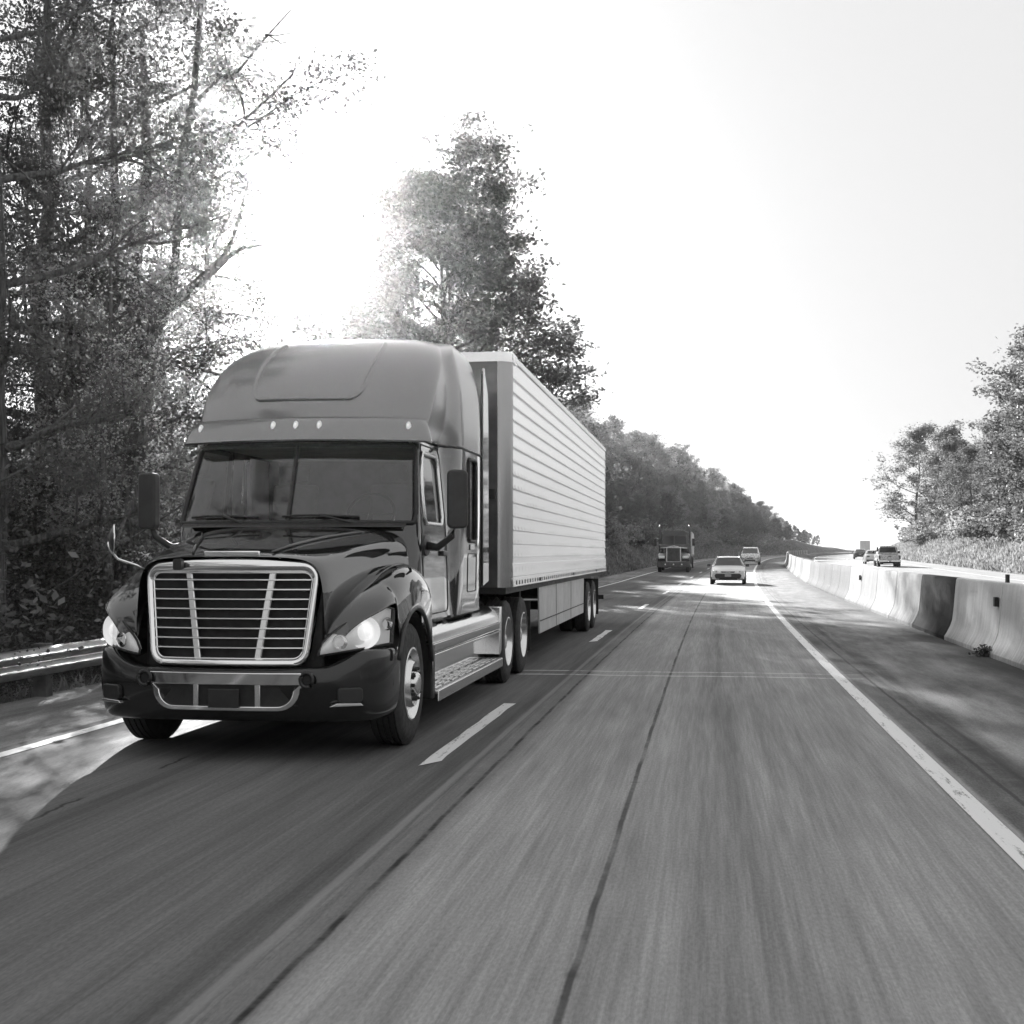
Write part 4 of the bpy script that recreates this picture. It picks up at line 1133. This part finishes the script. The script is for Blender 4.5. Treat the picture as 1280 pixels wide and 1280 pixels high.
MB().prism([(-.5, 1.06), (.5, 1.06), (.55, 1.16), (-.55, 1.16)], 6.4, 7.5, 'y').build('fifth_wheel', M['dark'], tr, bevel=.02)

# side skirts with tank, steps
for sg in (-1, 1):
    X = 1.235 * sg
    def sb(x0, x1, *a): return (min(sg * x0, sg * x1), max(sg * x0, sg * x1)) + a
    # upper tank top (rounded) and lower panel, each a part
    prf = [(.80, .98), (.95, 1.0), (1.08, .985), (1.17, .94), (1.215, .86), (1.225, .80)]
    MB().grid([[(sg * x, y, z) for x, z in prf] for y in lin(1.92, 5.72, 8)]).build('tank_top', M['post'], tr, sharp=40)
    MB().box(*sb(1.18, 1.232, 1.90, 5.78, .70, .80)).build('trim_rail', M['paint'], tr, bevel=.02)
    MB().box(*sb(1.20, 1.240, 1.92, 5.76, .675, .70)).build('chrome_strip', M['chrome'], tr, bevel=.006)
    MB().box(*sb(1.235, 1.245, 1.92, 5.76, .785, .797)).build('chrome_strip', M['chrome'], tr, bevel=.003)
    # recessed panel above the lower step
    MB().box(*sb(1.05, 1.07, 2.0, 5.72, .38, .69)).build('tank_side', M['chrome'], tr, bevel=.01)
    MB().box(*sb(1.05, 1.245, 1.86, 1.98, .30, .80)).build('step_end', M['plastic'], tr, bevel=.02)
    MB().prism([(5.70, .40), (5.80, .44), (5.84, .98), (5.74, .98)], sg * 1.0, sg * 1.24, 'x').build('rear_end_panel', M['alu'], tr, bevel=.015)
    st = MB().box(*sb(1.02, 1.27, 1.98, 5.66, .335, .375)).build('lower_step', M['tread'], tr, bevel=.012)
    MB().box(*sb(1.262, 1.28, 1.98, 5.66, .27, .372)).build('step_fascia', M['alu'], st, bevel=.012)
    mb = MB()
    for k in range(9):
        y = 2.1 + k * .39
        for q in range(4): mb.box(*sb(1.05 + q * .05, 1.07 + q * .05, y, y + .28, .3755, .3805))
    mb.build('step_treads', M['chrome'], st)
    MB().box(*sb(.95, 1.19, 2.15, 2.62, .985, 1.012)).build('cab_step', M['plastic'], tr, bevel=.008)
    MB().box(*sb(.95, 1.19, 2.95, 3.12, .985, 1.01)).build('tank_strap', M['plastic'], tr, bevel=.006)
    MB().lathe([(.98, .06), (1.05, .06), (1.06, .05), (1.06, .001)], (sg * 1.0, 3.6, 0), 'z', 16).build('tank_cap', M['alu'], tr)
    MB().tube([(sg * 1.05, 3.4, 1.06), (sg * 1.12, 3.9, 1.09), (sg * 1.12, 4.4, 1.09), (sg * 1.0, 4.6, 1.06)], .03, 8).build('air_line', M['plastic'], tr, sharp=180)
    MB().prism([(7.0, .62), (7.1, .62), (7.1, 1.14), (5.9, 1.1), (5.9, 1.08)], sg * .95, sg * 1.2, 'x') 
    MB().box(*sb(.86, 1.22, 8.45, 8.47, .25, .95)).build('mud_flap', M['rubber'], tr)

# ------------------------------------------------------------------ the trailer
YT = TY + 6.1; LT = 14.65
tl = thing('semi_trailer', 'long pale ribbed box trailer coupled behind the black sleeper-cab truck', 'trailer', (TX, YT, 0))
HW, Z0, Z1 = 1.30, 1.20, 4.11
panels = []
# ribbed side: flat bands with narrow raised rails
rails_z = [1.30, 1.42] + [1.58 + .172 * k for k in range(14)]
for sg in (-1, 1):
    pr = [(HW, Z0 + .10)]
    for z in rails_z[2:]:
        pr += [(HW - .010, z - .012), (HW + .014, z - .008), (HW + .014, z + .008), (HW + .006, z + .012)]
    pr += [(HW, Z1 - .10)]
    rows = [[(sg * x, y, z) for x, z in pr] for y in lin(.16, LT - .06, 60)]
    MB().grid(rows).build('side_panel', M['skin'], tl, sharp=25)
    MB().box(min(sg * 1.27, sg * 1.325), max(sg * 1.27, sg * 1.325), .10, LT - .03, Z0, Z0 + .11).build('bottom_rail', M['alu'], tl, bevel=.008)
    MB().box(min(sg * 1.28, sg * 1.318), max(sg * 1.28, sg * 1.318), .12, LT - .03, Z0 + .13, Z0 + .30).build('scuff_band', M['skin'], tl, bevel=.006)
    MB().box(min(sg * 1.25, sg * 1.318), max(sg * 1.25, sg * 1.318), .10, LT - .03, Z1 - .10, Z1 - .003).build('top_rail', M['alu'], tl, bevel=.02)
    mb = MB()
    for k in range(58): mb.box(min(sg * 1.325, sg * 1.33), max(sg * 1.325, sg * 1.33), .35 + k * .25, .39 + k * .25, Z0 + .03, Z0 + .08)
    mb.build('rail_slots', M['dark'], tl)
    for y in (2.6, 7.2, 11.9): MB().box(min(sg * 1.325, sg * 1.345), max(sg * 1.325, sg * 1.345), y, y + .10, Z0 + .03, Z0 + .08).build('side_marker', M['red'], tl, bevel=.005)
    # rounded front corner post
    rows = [[(sg * (HW - .17 + .18 * math.sin(t)), .17 - .18 * math.cos(t), z) for t in lin(0, R(90), 10)] for z in lin(Z0, Z1 - .11, 6)]
    MB().grid(rows).build('corner_post', M['darkpost'], tl, sharp=180)
    MB().box(min(sg * 1.24, sg * 1.30), max(sg * 1.24, sg * 1.30), LT - .06, LT, Z0, Z1).build('rear_post', M['alu'], tl, bevel=.01)
    # aerodynamic skirt under the side
    sk = MB().prism([(3.35, Z0 - .0), (3.45, .42), (10.2, .42), (10.3, Z0)], sg * 1.19, sg * 1.215, 'x').build('side_skirt', M['lightbox'], tl, bevel=.004)
    MB().box(min(sg * 1.216, sg * 1.222), max(sg * 1.216, sg * 1.222), 3.46, 10.2, .60, .615).build('skirt_seam', M['dark'], sk)
    for y in (5.5, 7.8): MB().box(min(sg * 1.216, sg * 1.221), max(sg * 1.216, sg * 1.221), y, y + .012, .43, 1.19).build('skirt_seam', M['dark'], sk)
    for y in (10.95, 12.2): wheel(tl, sg * 1.12, y, False, sg, dual=True)
    MB().box(min(sg * .8, sg * 1.26), max(sg * .8, sg * 1.26), 13.2, 13.22, .25, 1.05).build('mud_flap', M['rubber'], tl)
    leg = MB().box(sg * .95 - .06, sg * .95 + .06, 2.75, 2.87, .45, 1.2).build('landing_leg', M['dark'], tl, bevel=.01)
    MB().box(sg * .95 - .13, sg * .95 + .13, 2.66, 2.96, .40, .45).build('foot', M['dark'], leg, bevel=.01)
MB().box(-1.14, 1.14, -.012, .0, Z0, Z1 - .11).build('front_panel', M['darkpanel'], tl)
MB().box(-1.24, 1.24, .02, LT - .02, Z0 - .08, Z0).build('floor', M['dark'], tl)
MB().prism([(-1.25, Z1 - .02), (1.25, Z1 - .02), (1.2, Z1 + .01), (-1.2, Z1 + .01)], .12, LT - .02, 'y').build('roof', M['alu'], tl)
# front top cap
rows = []
for z in (Z1 - .115, Z1 - .02, Z1 + .004):
    row = [(-(HW + .012), .5, z)]
    row += [(-(HW - .17 + .19 * math.sin(t)), .17 - .19 * math.cos(t), z) for t in lin(R(90), 0, 8)] + [((HW - .17 + .19 * math.sin(t)), .17 - .19 * math.cos(t), z) for t in lin(0, R(90), 8)] + [(HW + .012, .5, z)]
    rows.append(row)
MB().grid(rows).build('top_cap', M['skin'], tl, sharp=60)
MB().box(-.85, .85, -.14, -.012, 1.55, 3.7).build('cooling_unit', M['dark'], tl, bevel=.04)
MB().box(-.7, .7, -.16, -.14, 2.9, 3.5).build('vent_grille', M['plastic'], tl, bevel=.02)
for x in (-1.03, .98): MB().tube([(x, -.03, 1.3), (x, -.03, 3.9)], .018, 6).build('front_pipe', M['alu'], tl, sharp=180)
MB().box(.95, 1.12, -.05, -.012, 2.30, 2.42).build('junction_box', M['dark'], tl, bevel=.01)
for i in range(3): MB().box(-.1 + (i - 1) * .14 + .1, (i - 1) * .14 + .08, -.035, -.02, Z1 - .07, Z1 - .04).build('clearance_lamp', M['amber'], tl, bevel=.005)
MB().box(-1.22, 1.22, LT, LT + .04, Z0, Z1 - .02).build('rear_doors', M['skin'], tl, bevel=.01)
for y in (10.95, 12.2): MB().tube([(-1.0, y, .515), (1.0, y, .515)], .075, 10).build('axle', M['dark'], tl)
MB().box(-.5, .5, 10.0, 13.1, .75, 1.12).build('bogie', M['dark'], tl, bevel=.03)
MB().box(-1.22, 1.27, LT - .15, LT - .03, .54, .64).build('underride_guard', M['dark'], tl, bevel=.008)
for x in (-.7, .7): MB().box(x - .05, x + .05, LT - .14, LT - .04, .64, 1.12).build('guard_post', M['dark'], tl)
MB().tube([(.2, -1.4, 1.3), (.25, -1.1, 1.9), (.1, -.5, 2.0), (.05, -.1, 1.9)], .02, 6).build('air_hose', M['plastic'], tl, sharp=180)
# ------------------------------------------------------------------ other traffic
def car(name, label, cat, loc, rz, st, body, length, wheels, wr=.32, ww=.22, group=None, glassrows=None, wk=()):
    """st: (y, half width low, z low, z belt, half width belt, z roof, half width roof, glass?)"""
    root = thing(name, label, cat, loc, rz, group)
    rows = []
    for (y, wb, zb, zl, wl, zr, wr_, g) in st:
        h = [(wb * .6, zb), (wb, zb + .04), (wb + .01, (zb + zl) / 2), (wl, zl - .02), (wl * .985, zl + .015), (wr_, zr - .03), (wr_ * .9, zr), (0, zr + .012)]
        rows.append([(-x, y, z) for x, z in h] + [(x, y, z) for x, z in h[::-1][1:]])
    n = len(rows[0]); mb = MB(); mb.add([p for r_ in rows for p in r_], []); gls = {k: MB().add(mb.v, []) for k in ('windshield', 'rear_window', 'side_window', 'side_window2')}
    for i in range(len(rows) - 1):
        g = st[i][7] if len(st[i]) > 7 else ''
        for j in range(n - 1):
            f = (i * n + j, i * n + j + 1, (i + 1) * n + j + 1, (i + 1) * n + j)
            side = j in (4, n - 6); top = 5 <= j <= n - 7
            if 's' in g and side: gls['side_window' if j == 4 else 'side_window2'].f.append(f)
            elif 't' in g and top: gls['windshield' if (st[i + 1][5] > st[i][5]) != (st is REV) else 'rear_window'].f.append(f)
            else: mb.f.append(f)
    mb.f.append(tuple(range(n))); mb.f.append(tuple(range((len(rows) - 1) * n, len(rows) * n)))
    b = mb.build('body', body, root, sharp=32)
    for k, g_ in gls.items():
        if g_.f: g_.build(k.rstrip('2'), M['gdark'], root, sharp=30)
    for y in wheels:
        for sg in (-1, 1):
            x = sg * (st[len(st) // 2][1] - ww / 2 + .02)
            w = MB().lathe([(-ww/2, wr*.6), (-ww/2, wr*.92), (-ww/2+.03, wr), (ww/2-.03, wr), (ww/2, wr*.92), (ww/2, wr*.6)], (0, 0, 0), 'x', 24).build('wheel', M['rubber'], root, sharp=50)
            w.location = (x, y, wr)
            MB().lathe([(sg*ww/2, wr*.62), (sg*(ww/2-.02), wr*.5), (sg*(ww/2-.01), wr*.2), (sg*ww/2, .001)], (0, 0, 0), 'x', 20).build('rim', M['alu'], w, sharp=50)
            MB().lathe([(sg*(ww/2-.16), wr*1.16), (sg*(ww/2+.004), wr*1.16), (sg*(ww/2+.004), wr*.98)], (x, y, wr), 'x', 24).build('wheel_arch', M['dark'], root, sharp=50)
    return root
def at(rel, Y, dz=0.0): return (curve_x(Y) + rel, Y, road_z(Y) + dz)
def head(Y): return -math.atan(4.4e-4 * max(0, Y - 10))
def bxp(par, name, mat, x0, x1, y0, y1, z0, z1, bv=.01): return MB().box(x0, x1, y0, y1, z0, z1).build(name, mat, par, bevel=bv)
SED = [(0.0, .66, .34, .55, .62, .60, .50, ''), (.10, .80, .24, .62, .78, .67, .60, ''), (.55, .86, .2, .74, .82, .80, .66, ''), (1.05, .88, .2, .83, .84, .90, .70, ''), (1.35, .88, .2, .87, .84, .95, .72, 'st'),
       (2.05, .88, .2, .92, .84, 1.36, .58, 's'), (2.6, .88, .2, .93, .84, 1.42, .58, 's'), (3.3, .88, .2, .95, .84, 1.36, .56, 'st'), (4.0, .88, .22, .96, .82, 1.03, .68, ''), (4.6, .84, .26, .86, .78, .97, .66, ''), (4.75, .74, .34, .72, .70, .84, .56, '')]
REV = [(4.75 - s_[0],) + s_[1:7] + (g,) for s_, g in zip(SED[::-1], ['', '', 'st', 's', 's', 'st', '', '', '', '', ''])]
Ysd = 66.5
sd = car('sedan', 'pale four-door sedan with dark lower grille coming towards the camera', 'car', at(.28, Ysd - 1), head(Ysd), SED, M['white'], 4.75, (.95, 3.7), .31, .2)
MB().prism([(-.60, .30), (.60, .30), (.68, .46), (.60, .56), (-.60, .56), (-.68, .46)], -.03, .12, 'y').build('bumper', M['plastic'], sd, bevel=.03)
MB().prism([(-.30, .585), (.30, .585), (.36, .67), (-.36, .67)], -.0, .1, 'y').build('grille', M['darkcar'], sd, bevel=.01)
MB().box(-.12, .12, -.012, .0, .615, .64).build('grille_trim', M['chrome'], sd, bevel=.006)
pl = bxp(sd, 'number_plate', M['plate'], -.16, .16, -.05, -.03, .40, .53)
for sg in (-1, 1):
    h = MB().prism([(sg * .40, .60), (sg * .74, .60), (sg * .78, .70), (sg * .66, .74), (sg * .42, .69)], .02, .14, 'y').build('headlight', M['silver'], sd, bevel=.02)
    MB().lathe([(0.0, .001), (.0, .05), (.03, .055)], (sg * .58, .01, .665), 'y', 14).build('bulb', M['chrome'], h)
    mm = bxp(sd, 'side_mirror', M['plastic'], sg * .98 - .10, sg * .98 + .08, 1.5, 1.6, .90, 1.03, .03)
    mb = MB(); mb.tube([(sg * .83, 1.38, .93), (sg * .57, 2.05, 1.37), (sg * .56, 2.6, 1.425), (sg * .55, 3.3, 1.37), (sg * .78, 3.98, 1.0)], .022, 6); mb.build('pillar', M['white'], sd, sharp=180)
bxp(sd, 'front_skirt', M['plastic'], -.84, .84, .1, .3, .22, .42, .03)

VAN = [(0.0, .72, .32, .66, .66, .70, .5, ''), (.12, .86, .24, .78, .82, .82, .64, ''), (.6, .93, .2, .95, .88, 1.02, .7, ''), (1.0, .95, .2, 1.03, .90, 1.10, .74, 'st'), (2.0, .95, .2, 1.10, .90, 1.62, .70, 's'),
       (2.8, .95, .2, 1.12, .90, 1.74, .70, 's'), (4.5, .95, .2, 1.12, .90, 1.70, .69, 's'), (4.95, .94, .25, 1.08, .88, 1.55, .66, ''), (5.05, .88, .35, 1.0, .82, 1.3, .60, '')]
vn = car('minivan', 'silver minivan following far behind the pale sedan', 'van', at(.95, 127), head(127), VAN, M['silvercar'], 5.05, (.95, 4.05), .34, .22)
MB().prism([(-.5, .34), (.5, .34), (.55, .5), (-.55, .5)], -.03, .1, 'y').build('bumper_intake', M['plastic'], vn, bevel=.02)
MB().prism([(-.26, .60), (.26, .60), (.3, .70), (-.3, .70)], -.015, .1, 'y').build('grille', M['darkcar'], vn, bevel=.01)
for sg in (-1, 1):
    MB().prism([(sg * .40, .66), (sg * .78, .70), (sg * .80, .86), (sg * .52, .78)], .03, .2, 'y').build('headlight', M['silver'], vn, bevel=.02)
    bxp(vn, 'side_mirror', M['silvercar'], sg * 1.06 - .1, sg * 1.06 + .1, 1.3, 1.42, 1.05, 1.22, .03)

# oncoming truck with a tall square grille
Yt = 95
ft = thing('conventional_truck', 'dark long-nosed truck with tall square grille further back in the left lane', 'truck', at(-4.15, Yt), 0.0)
MB().prism(rrect(-.50, .50, .78, 1.82, .06), .0, .25, 'y').build('grille', M['darkpanel'], ft, bevel=.02)
mb = MB(); o_ = rrect(-.54, .54, .74, 1.86, .08); i_ = rrect(-.47, .47, .80, 1.79, .05); mb.ring(o_, i_, -.04, .1); mb.build('grille_surround', M['alu'], ft)
g_ = MB()
for k in range(12): g_.box(-.46 + k * .08, -.435 + k * .08, -.02, .02, .80, 1.79)
g_.build('grille_bars', M['plastic'], ft)
hd = MB(); hd.grid([[(x, y, z) for x, z in ((-w, .95), (-w, zt - .14), (-w * .7, zt - .02), (0, zt + .05), (w * .7, zt - .02), (w, zt - .14), (w, .95))] for y, w, zt in ((.1, .52, 1.86), (1.0, .58, 1.93), (2.0, .72, 2.02))]); hd.build('hood', M['paint'], ft, sharp=50)
mb = MB(); mb.tube([(-.98, .02, 1.78), (-.6, -.04, 1.80), (-.3, -.05, 1.88), (0, -.05, 1.93), (.3, -.05, 1.88), (.6, -.04, 1.80), (.98, .02, 1.78)], .028, 6); mb.build('hood_trim', M['chrome'], ft, sharp=180)
bp_ = MB().prism(rrect(-1.22, 1.22, .36, .78, .04), -.35, -.2, 'y').build('bumper', M['darkpanel'], ft, bevel=.03)
for x in (-.6, 0, .6): MB().lathe([(-.01, .001), (-.01, .05), (.01, .06)], (x, -.352, .58), 'y', 12).build('fog_lamp', M['silver'], bp_)
for sg in (-1, 1):
    mb = MB()
    pts = [(-.15, 1.05), (0, 1.2), (.3, 1.38), (.75, 1.42), (1.3, 1.3), (1.75, 1.0)]
    mb.grid([[(sg * x, y, z + dz) for x, dz in ((.56, .05), (.85, .0), (1.1, -.03), (1.19, -.12), (1.2, -.34))] for y, z in pts]).build('fender', M['paint'], ft, sharp=60, solid=.02)
    h = bxp(ft, 'headlight', M['silver'], sg * .87 - .22, sg * .87 + .22, -.2, -.02, 1.02, 1.20, .03)
    bxp(ft, 'headlight_bracket', M['dark'], sg * .87 - .28, sg * .87 + .28, -.1, .3, .80, 1.0, .02)
    bxp(ft, 'air_cleaner', M['darkcar'], sg * .98 - .17, sg * .98 + .17, 1.35, 1.7, 1.35, 2.1, .12)
    MB().tube([(sg * 1.12, 3.6, 1.0), (sg * 1.12, 3.6, 3.45), (sg * 1.12, 3.68, 3.55)], .085, 12).build('exhaust_stack', M['darkpanel'], ft, sharp=180)
    m_ = bxp(ft, 'mirror', M['plastic'], sg * 1.42 - .10, sg * 1.42 + .10, 2.1, 2.2, 1.95, 2.5, .02)
    MB().tube([(sg * 1.02, 2.25, 2.5), (sg * 1.42, 2.18, 2.5), (sg * 1.42, 2.18, 1.9), (sg * 1.02, 2.25, 1.9)], .016, 5).build('mirror_bracket', M['chrome'], m_, sharp=180)
    for y in (.55,): wheel(ft, sg * 1.03, y, True, sg)
    for y in (6.3, 7.65): wheel(ft, sg * 1.05, y, False, sg)
MB().prism([(-1.0, 1.0), (1.0, 1.0), (1.02, 2.1), (.94, 2.92), (.8, 2.98), (-.8, 2.98), (-.94, 2.92), (-1.02, 2.1)], 2.0, 3.9, 'y').build('cab', M['paint'], ft, bevel=.05)
MB().prism([(-1.15, .9), (1.15, .9), (1.15, 2.9), (.9, 3.05), (-.9, 3.05), (-1.15, 2.9)], 3.9, 5.5, 'y').build('sleeper', M['paint'], ft, bevel=.05)
for sg in (-1, 1): MB().prism([(sg * .04, 2.08), (sg * .9, 2.08), (sg * .84, 2.66), (sg * .04, 2.70)], 1.975, 1.99, 'y').build('windshield', M['gdark'], ft, bevel=.005)
MB().prism([(-1.02, 2.98), (-.9, 2.70), (.9, 2.70), (1.02, 2.98), (.7, 3.1), (-.7, 3.1)], 1.7, 2.05, 'y').build('sun_visor', M['darkcar'], ft, bevel=.02)
bxp(ft, 'chassis', M['dark'], -.45, .45, .3, 8.2, .7, .95)
ftt = thing('box_trailer', 'pale box trailer behind the dark long-nosed truck', 'trailer', (curve_x(Yt) - 4.15, Yt + 6.2, road_z(Yt + 6.2)), 0.0)
bxp(ftt, 'box', M['lightbox'], -1.27, 1.27, .2, 13.5, 1.15, 3.02, .03)
for sg in (-1, 1):
    bxp(ftt, 'side_rail', M['alu'], sg * 1.28 - .015, sg * 1.28 + .015, .2, 13.5, 1.15, 1.28)
    for y in (10.5, 11.8): wheel(ftt, sg * 1.1, y, False, sg)
    bxp(ftt, 'landing_leg', M['dark'], sg * .9 - .06, sg * .9 + .06, 2.6, 2.72, .3, 1.15)

# pickup seen from behind on the other carriageway
Yp = 117
pk = thing('pickup_truck', 'silver crew-cab pickup seen from behind beyond the median barrier', 'pickup', at(13.3, Yp), head(Yp))
PB = [(0.0, .90, .52, 1.02, .93, 1.05, .90), (1.9, .98, .48, 1.1, .97, 1.12, .94), (4.1, .98, .48, 1.14, .96, 1.16, .92), (5.3, .96, .5, 1.1, .92, 1.16, .85), (5.75, .85, .55, .95, .8, 1.0, .7)]
rows = []
for y, wb, zb, zl, wl, zt, wt in PB: rows.append([(-wb * .9, y, zb), (-wb, y, zb + .1), (-wl - .02, y, (zb + zl) / 2), (-wl, y, zl), (-wt, y, zt), (wt, y, zt), (wl, y, zl), (wl + .02, y, (zb + zl) / 2), (wb, y, zb + .1), (wb * .9, y, zb)])
mb = MB().grid(rows, True); mb.f.append(tuple(range(10))); mb.f.append(tuple(range(40, 50))); mb.build('body', M['silvercar'], pk, sharp=40)
MB().prism([(-.88, 1.1), (.88, 1.1), (.84, 1.35), (.70, 1.80), (.58, 1.88), (-.58, 1.88), (-.70, 1.80), (-.84, 1.35)], 1.95, 3.9, 'y').build('cab', M['silvercar'], pk, bevel=.05)
MB().prism([(-.74, 1.28), (.74, 1.28), (.63, 1.76), (-.63, 1.76)], 1.93, 1.945, 'y').build('rear_window', M['gdark'], pk, bevel=.004)
for sg in (-1, 1): 
    MB().prism([(2.05, 1.25), (3.9, 1.22), (3.5, 1.76), (2.15, 1.78)], sg * .80, sg * .84, 'x').build('side_window', M['gdark'], pk, bevel=.004)
    bxp(pk, 'tail_light', M['red'], sg * .87 - .07, sg * .87 + .07, -.04, .05, .72, 1.02, .02)
    bxp(pk, 'side_mirror', M['plastic'], sg * 1.12 - .12, sg * 1.12 + .10, 3.5, 3.6, 1.2, 1.42, .03)
bxp(pk, 'tailgate', M['silvercar'], -.78, .78, -.045, .02, .62, 1.06, .025)
bxp(pk, 'tailgate_handle', M['plastic'], -.14, .14, -.06, -.04, .9, .97, .01)
bxp(pk, 'rear_bumper', M['alu'], -.95, .95, -.16, -.02, .44, .60, .03)
bxp(pk, 'number_plate', M['plate'], -.15, .15, -.18, -.16, .46, .58, .005)
bxp(pk, 'underbody', M['dark'], -.85, .85, .2, 5.3, .30, .52, .02)
for y in (1.15, 4.75):
    for sg in (-1, 1):
        w = MB().lathe([(-.13, .22), (-.13, .36), (-.1, .385), (.1, .385), (.13, .36), (.13, .22)], (0, 0, 0), 'x', 24).build('wheel', M['rubber'], pk, sharp=50); w.location = (sg * .84, y, .385)
        MB().lathe([(sg * .13, .23), (sg * .1, .18), (sg * .12, .05), (sg * .12, .001)], (0, 0, 0), 'x', 18).build('rim', M['alu'], w, sharp=50)
        MB().lathe([(sg * .0, .45), (sg * .155, .45), (sg * .155, .38)], (sg * .84, y, .40), 'x', 24).build('wheel_arch', M['dark'], pk, sharp=50)
# other vehicles heading away: rear of a car = the sedan shape turned round
def away(name, label, rel, Y, body):
    c_ = car(name, label, 'car', at(rel, Y), head(Y), REV, body, 4.75, (1.05, 3.8), .32, .2)
    for sg in (-1, 1):
        bxp(c_, 'tail_light', M['red'], sg * .60 - .16, sg * .60 + .14, -.01, .12, .70, .84, .02)
        bxp(c_, 'side_mirror', M['plastic'], sg * .98 - .1, sg * .98 + .08, 3.1, 3.2, .92, 1.04, .03)
    bxp(c_, 'number_plate', M['plate'], -.16, .16, -.03, .03, .62, .74, .005)
    bxp(c_, 'rear_bumper', M['plastic'], -.78, .78, -.04, .1, .32, .46, .03)
    return c_
away('car', 'small dark car seen from behind ahead of the pickup', 14.3, 184, M['darkcar'])
away('car', 'white car half hidden beside the pickup beyond the barrier', 13.1, 132, M['white'])
bt_ = thing('box_truck', 'distant pale box truck heading away on the other carriageway', 'truck', at(14.6, 372), head(372))
bxp(bt_, 'cargo_box', M['lightbox'], -1.25, 1.25, 0, 7.5, 1.0, 3.9, .05)
bxp(bt_, 'rear_frame', M['alu'], -1.27, 1.27, -.04, .0, .95, 1.1, .01)
bxp(bt_, 'cab', M['white'], -1.1, 1.1, 7.6, 9.4, .7, 2.7, .15)
bxp(bt_, 'underride_guard', M['dark'], -1.1, 1.1, -.03, .1, .5, .62, .01)
for y in (1.5, 8.4):
    for sg in (-1, 1):
        w = MB().lathe([(-.2, .3), (-.2, .48), (.2, .48), (.2, .3)], (0, 0, 0), 'x', 18).build('wheel', M['rubber'], bt_); w.location = (sg * 1.0, y, .48)

# dark planted strip between the carriageways in the far curve
rows = []
for Y in arange(150, 700, 10):
    k = sst(150, 200, Y) * (1 - .0 * Y)
    rows.append([(curve_x(Y) + x, Y, road_z(Y) + z) for x, z in ((5.1, .02), (5.5, .02 + .5 * k), (6.3, .02 + .62 * k), (7.2, .02 + .35 * k), (7.7, .02))])
MB().grid(rows).build('median_strip', M['soil'], kind='structure', sharp=180)

# clump of weeds at a barrier joint
rng = np.random.default_rng(4)
wd = thing('weed_clump', 'dark weed clump growing at the foot of a pale barrier joint', 'weed', (curve_x(21) + 4.26, 21.02, 0))
c = bpy.data.objects.new('leaves', leaf_mesh('leaves', np.array([[0, 0, .06], [.05, .08, .09], [-.03, -.07, .05]]), 90, .06, .07, rng, M['leaf'])); COL.objects.link(c); c.parent = wd
mb = MB()
for k in range(6): mb.tube([(0, 0, 0), (.05 * math.cos(k), .05 * math.sin(k), .1), (.1 * math.cos(k), .1 * math.sin(k), .17)], [.005, .004, .002], 4)
mb.build('stems', M['bark'], wd)

# morning haze filling the air
HZ = 0.00014
t = NT('haze_air'); t.n.remove(t.b)
v_ = t.new("ShaderNodeVolumePrincipled"); v_.inputs["Color"].default_value = (.95, .95, .95, 1); v_.inputs["Density"].default_value = HZ; v_.inputs["Anisotropy"].default_value = .93
t.l.new(v_.outputs[0], t.out.inputs["Volume"])
hz = MB().box(-1000, 1100, -150, 4100, -62, 60).build('haze', t.m, kind='stuff', sharp=180)
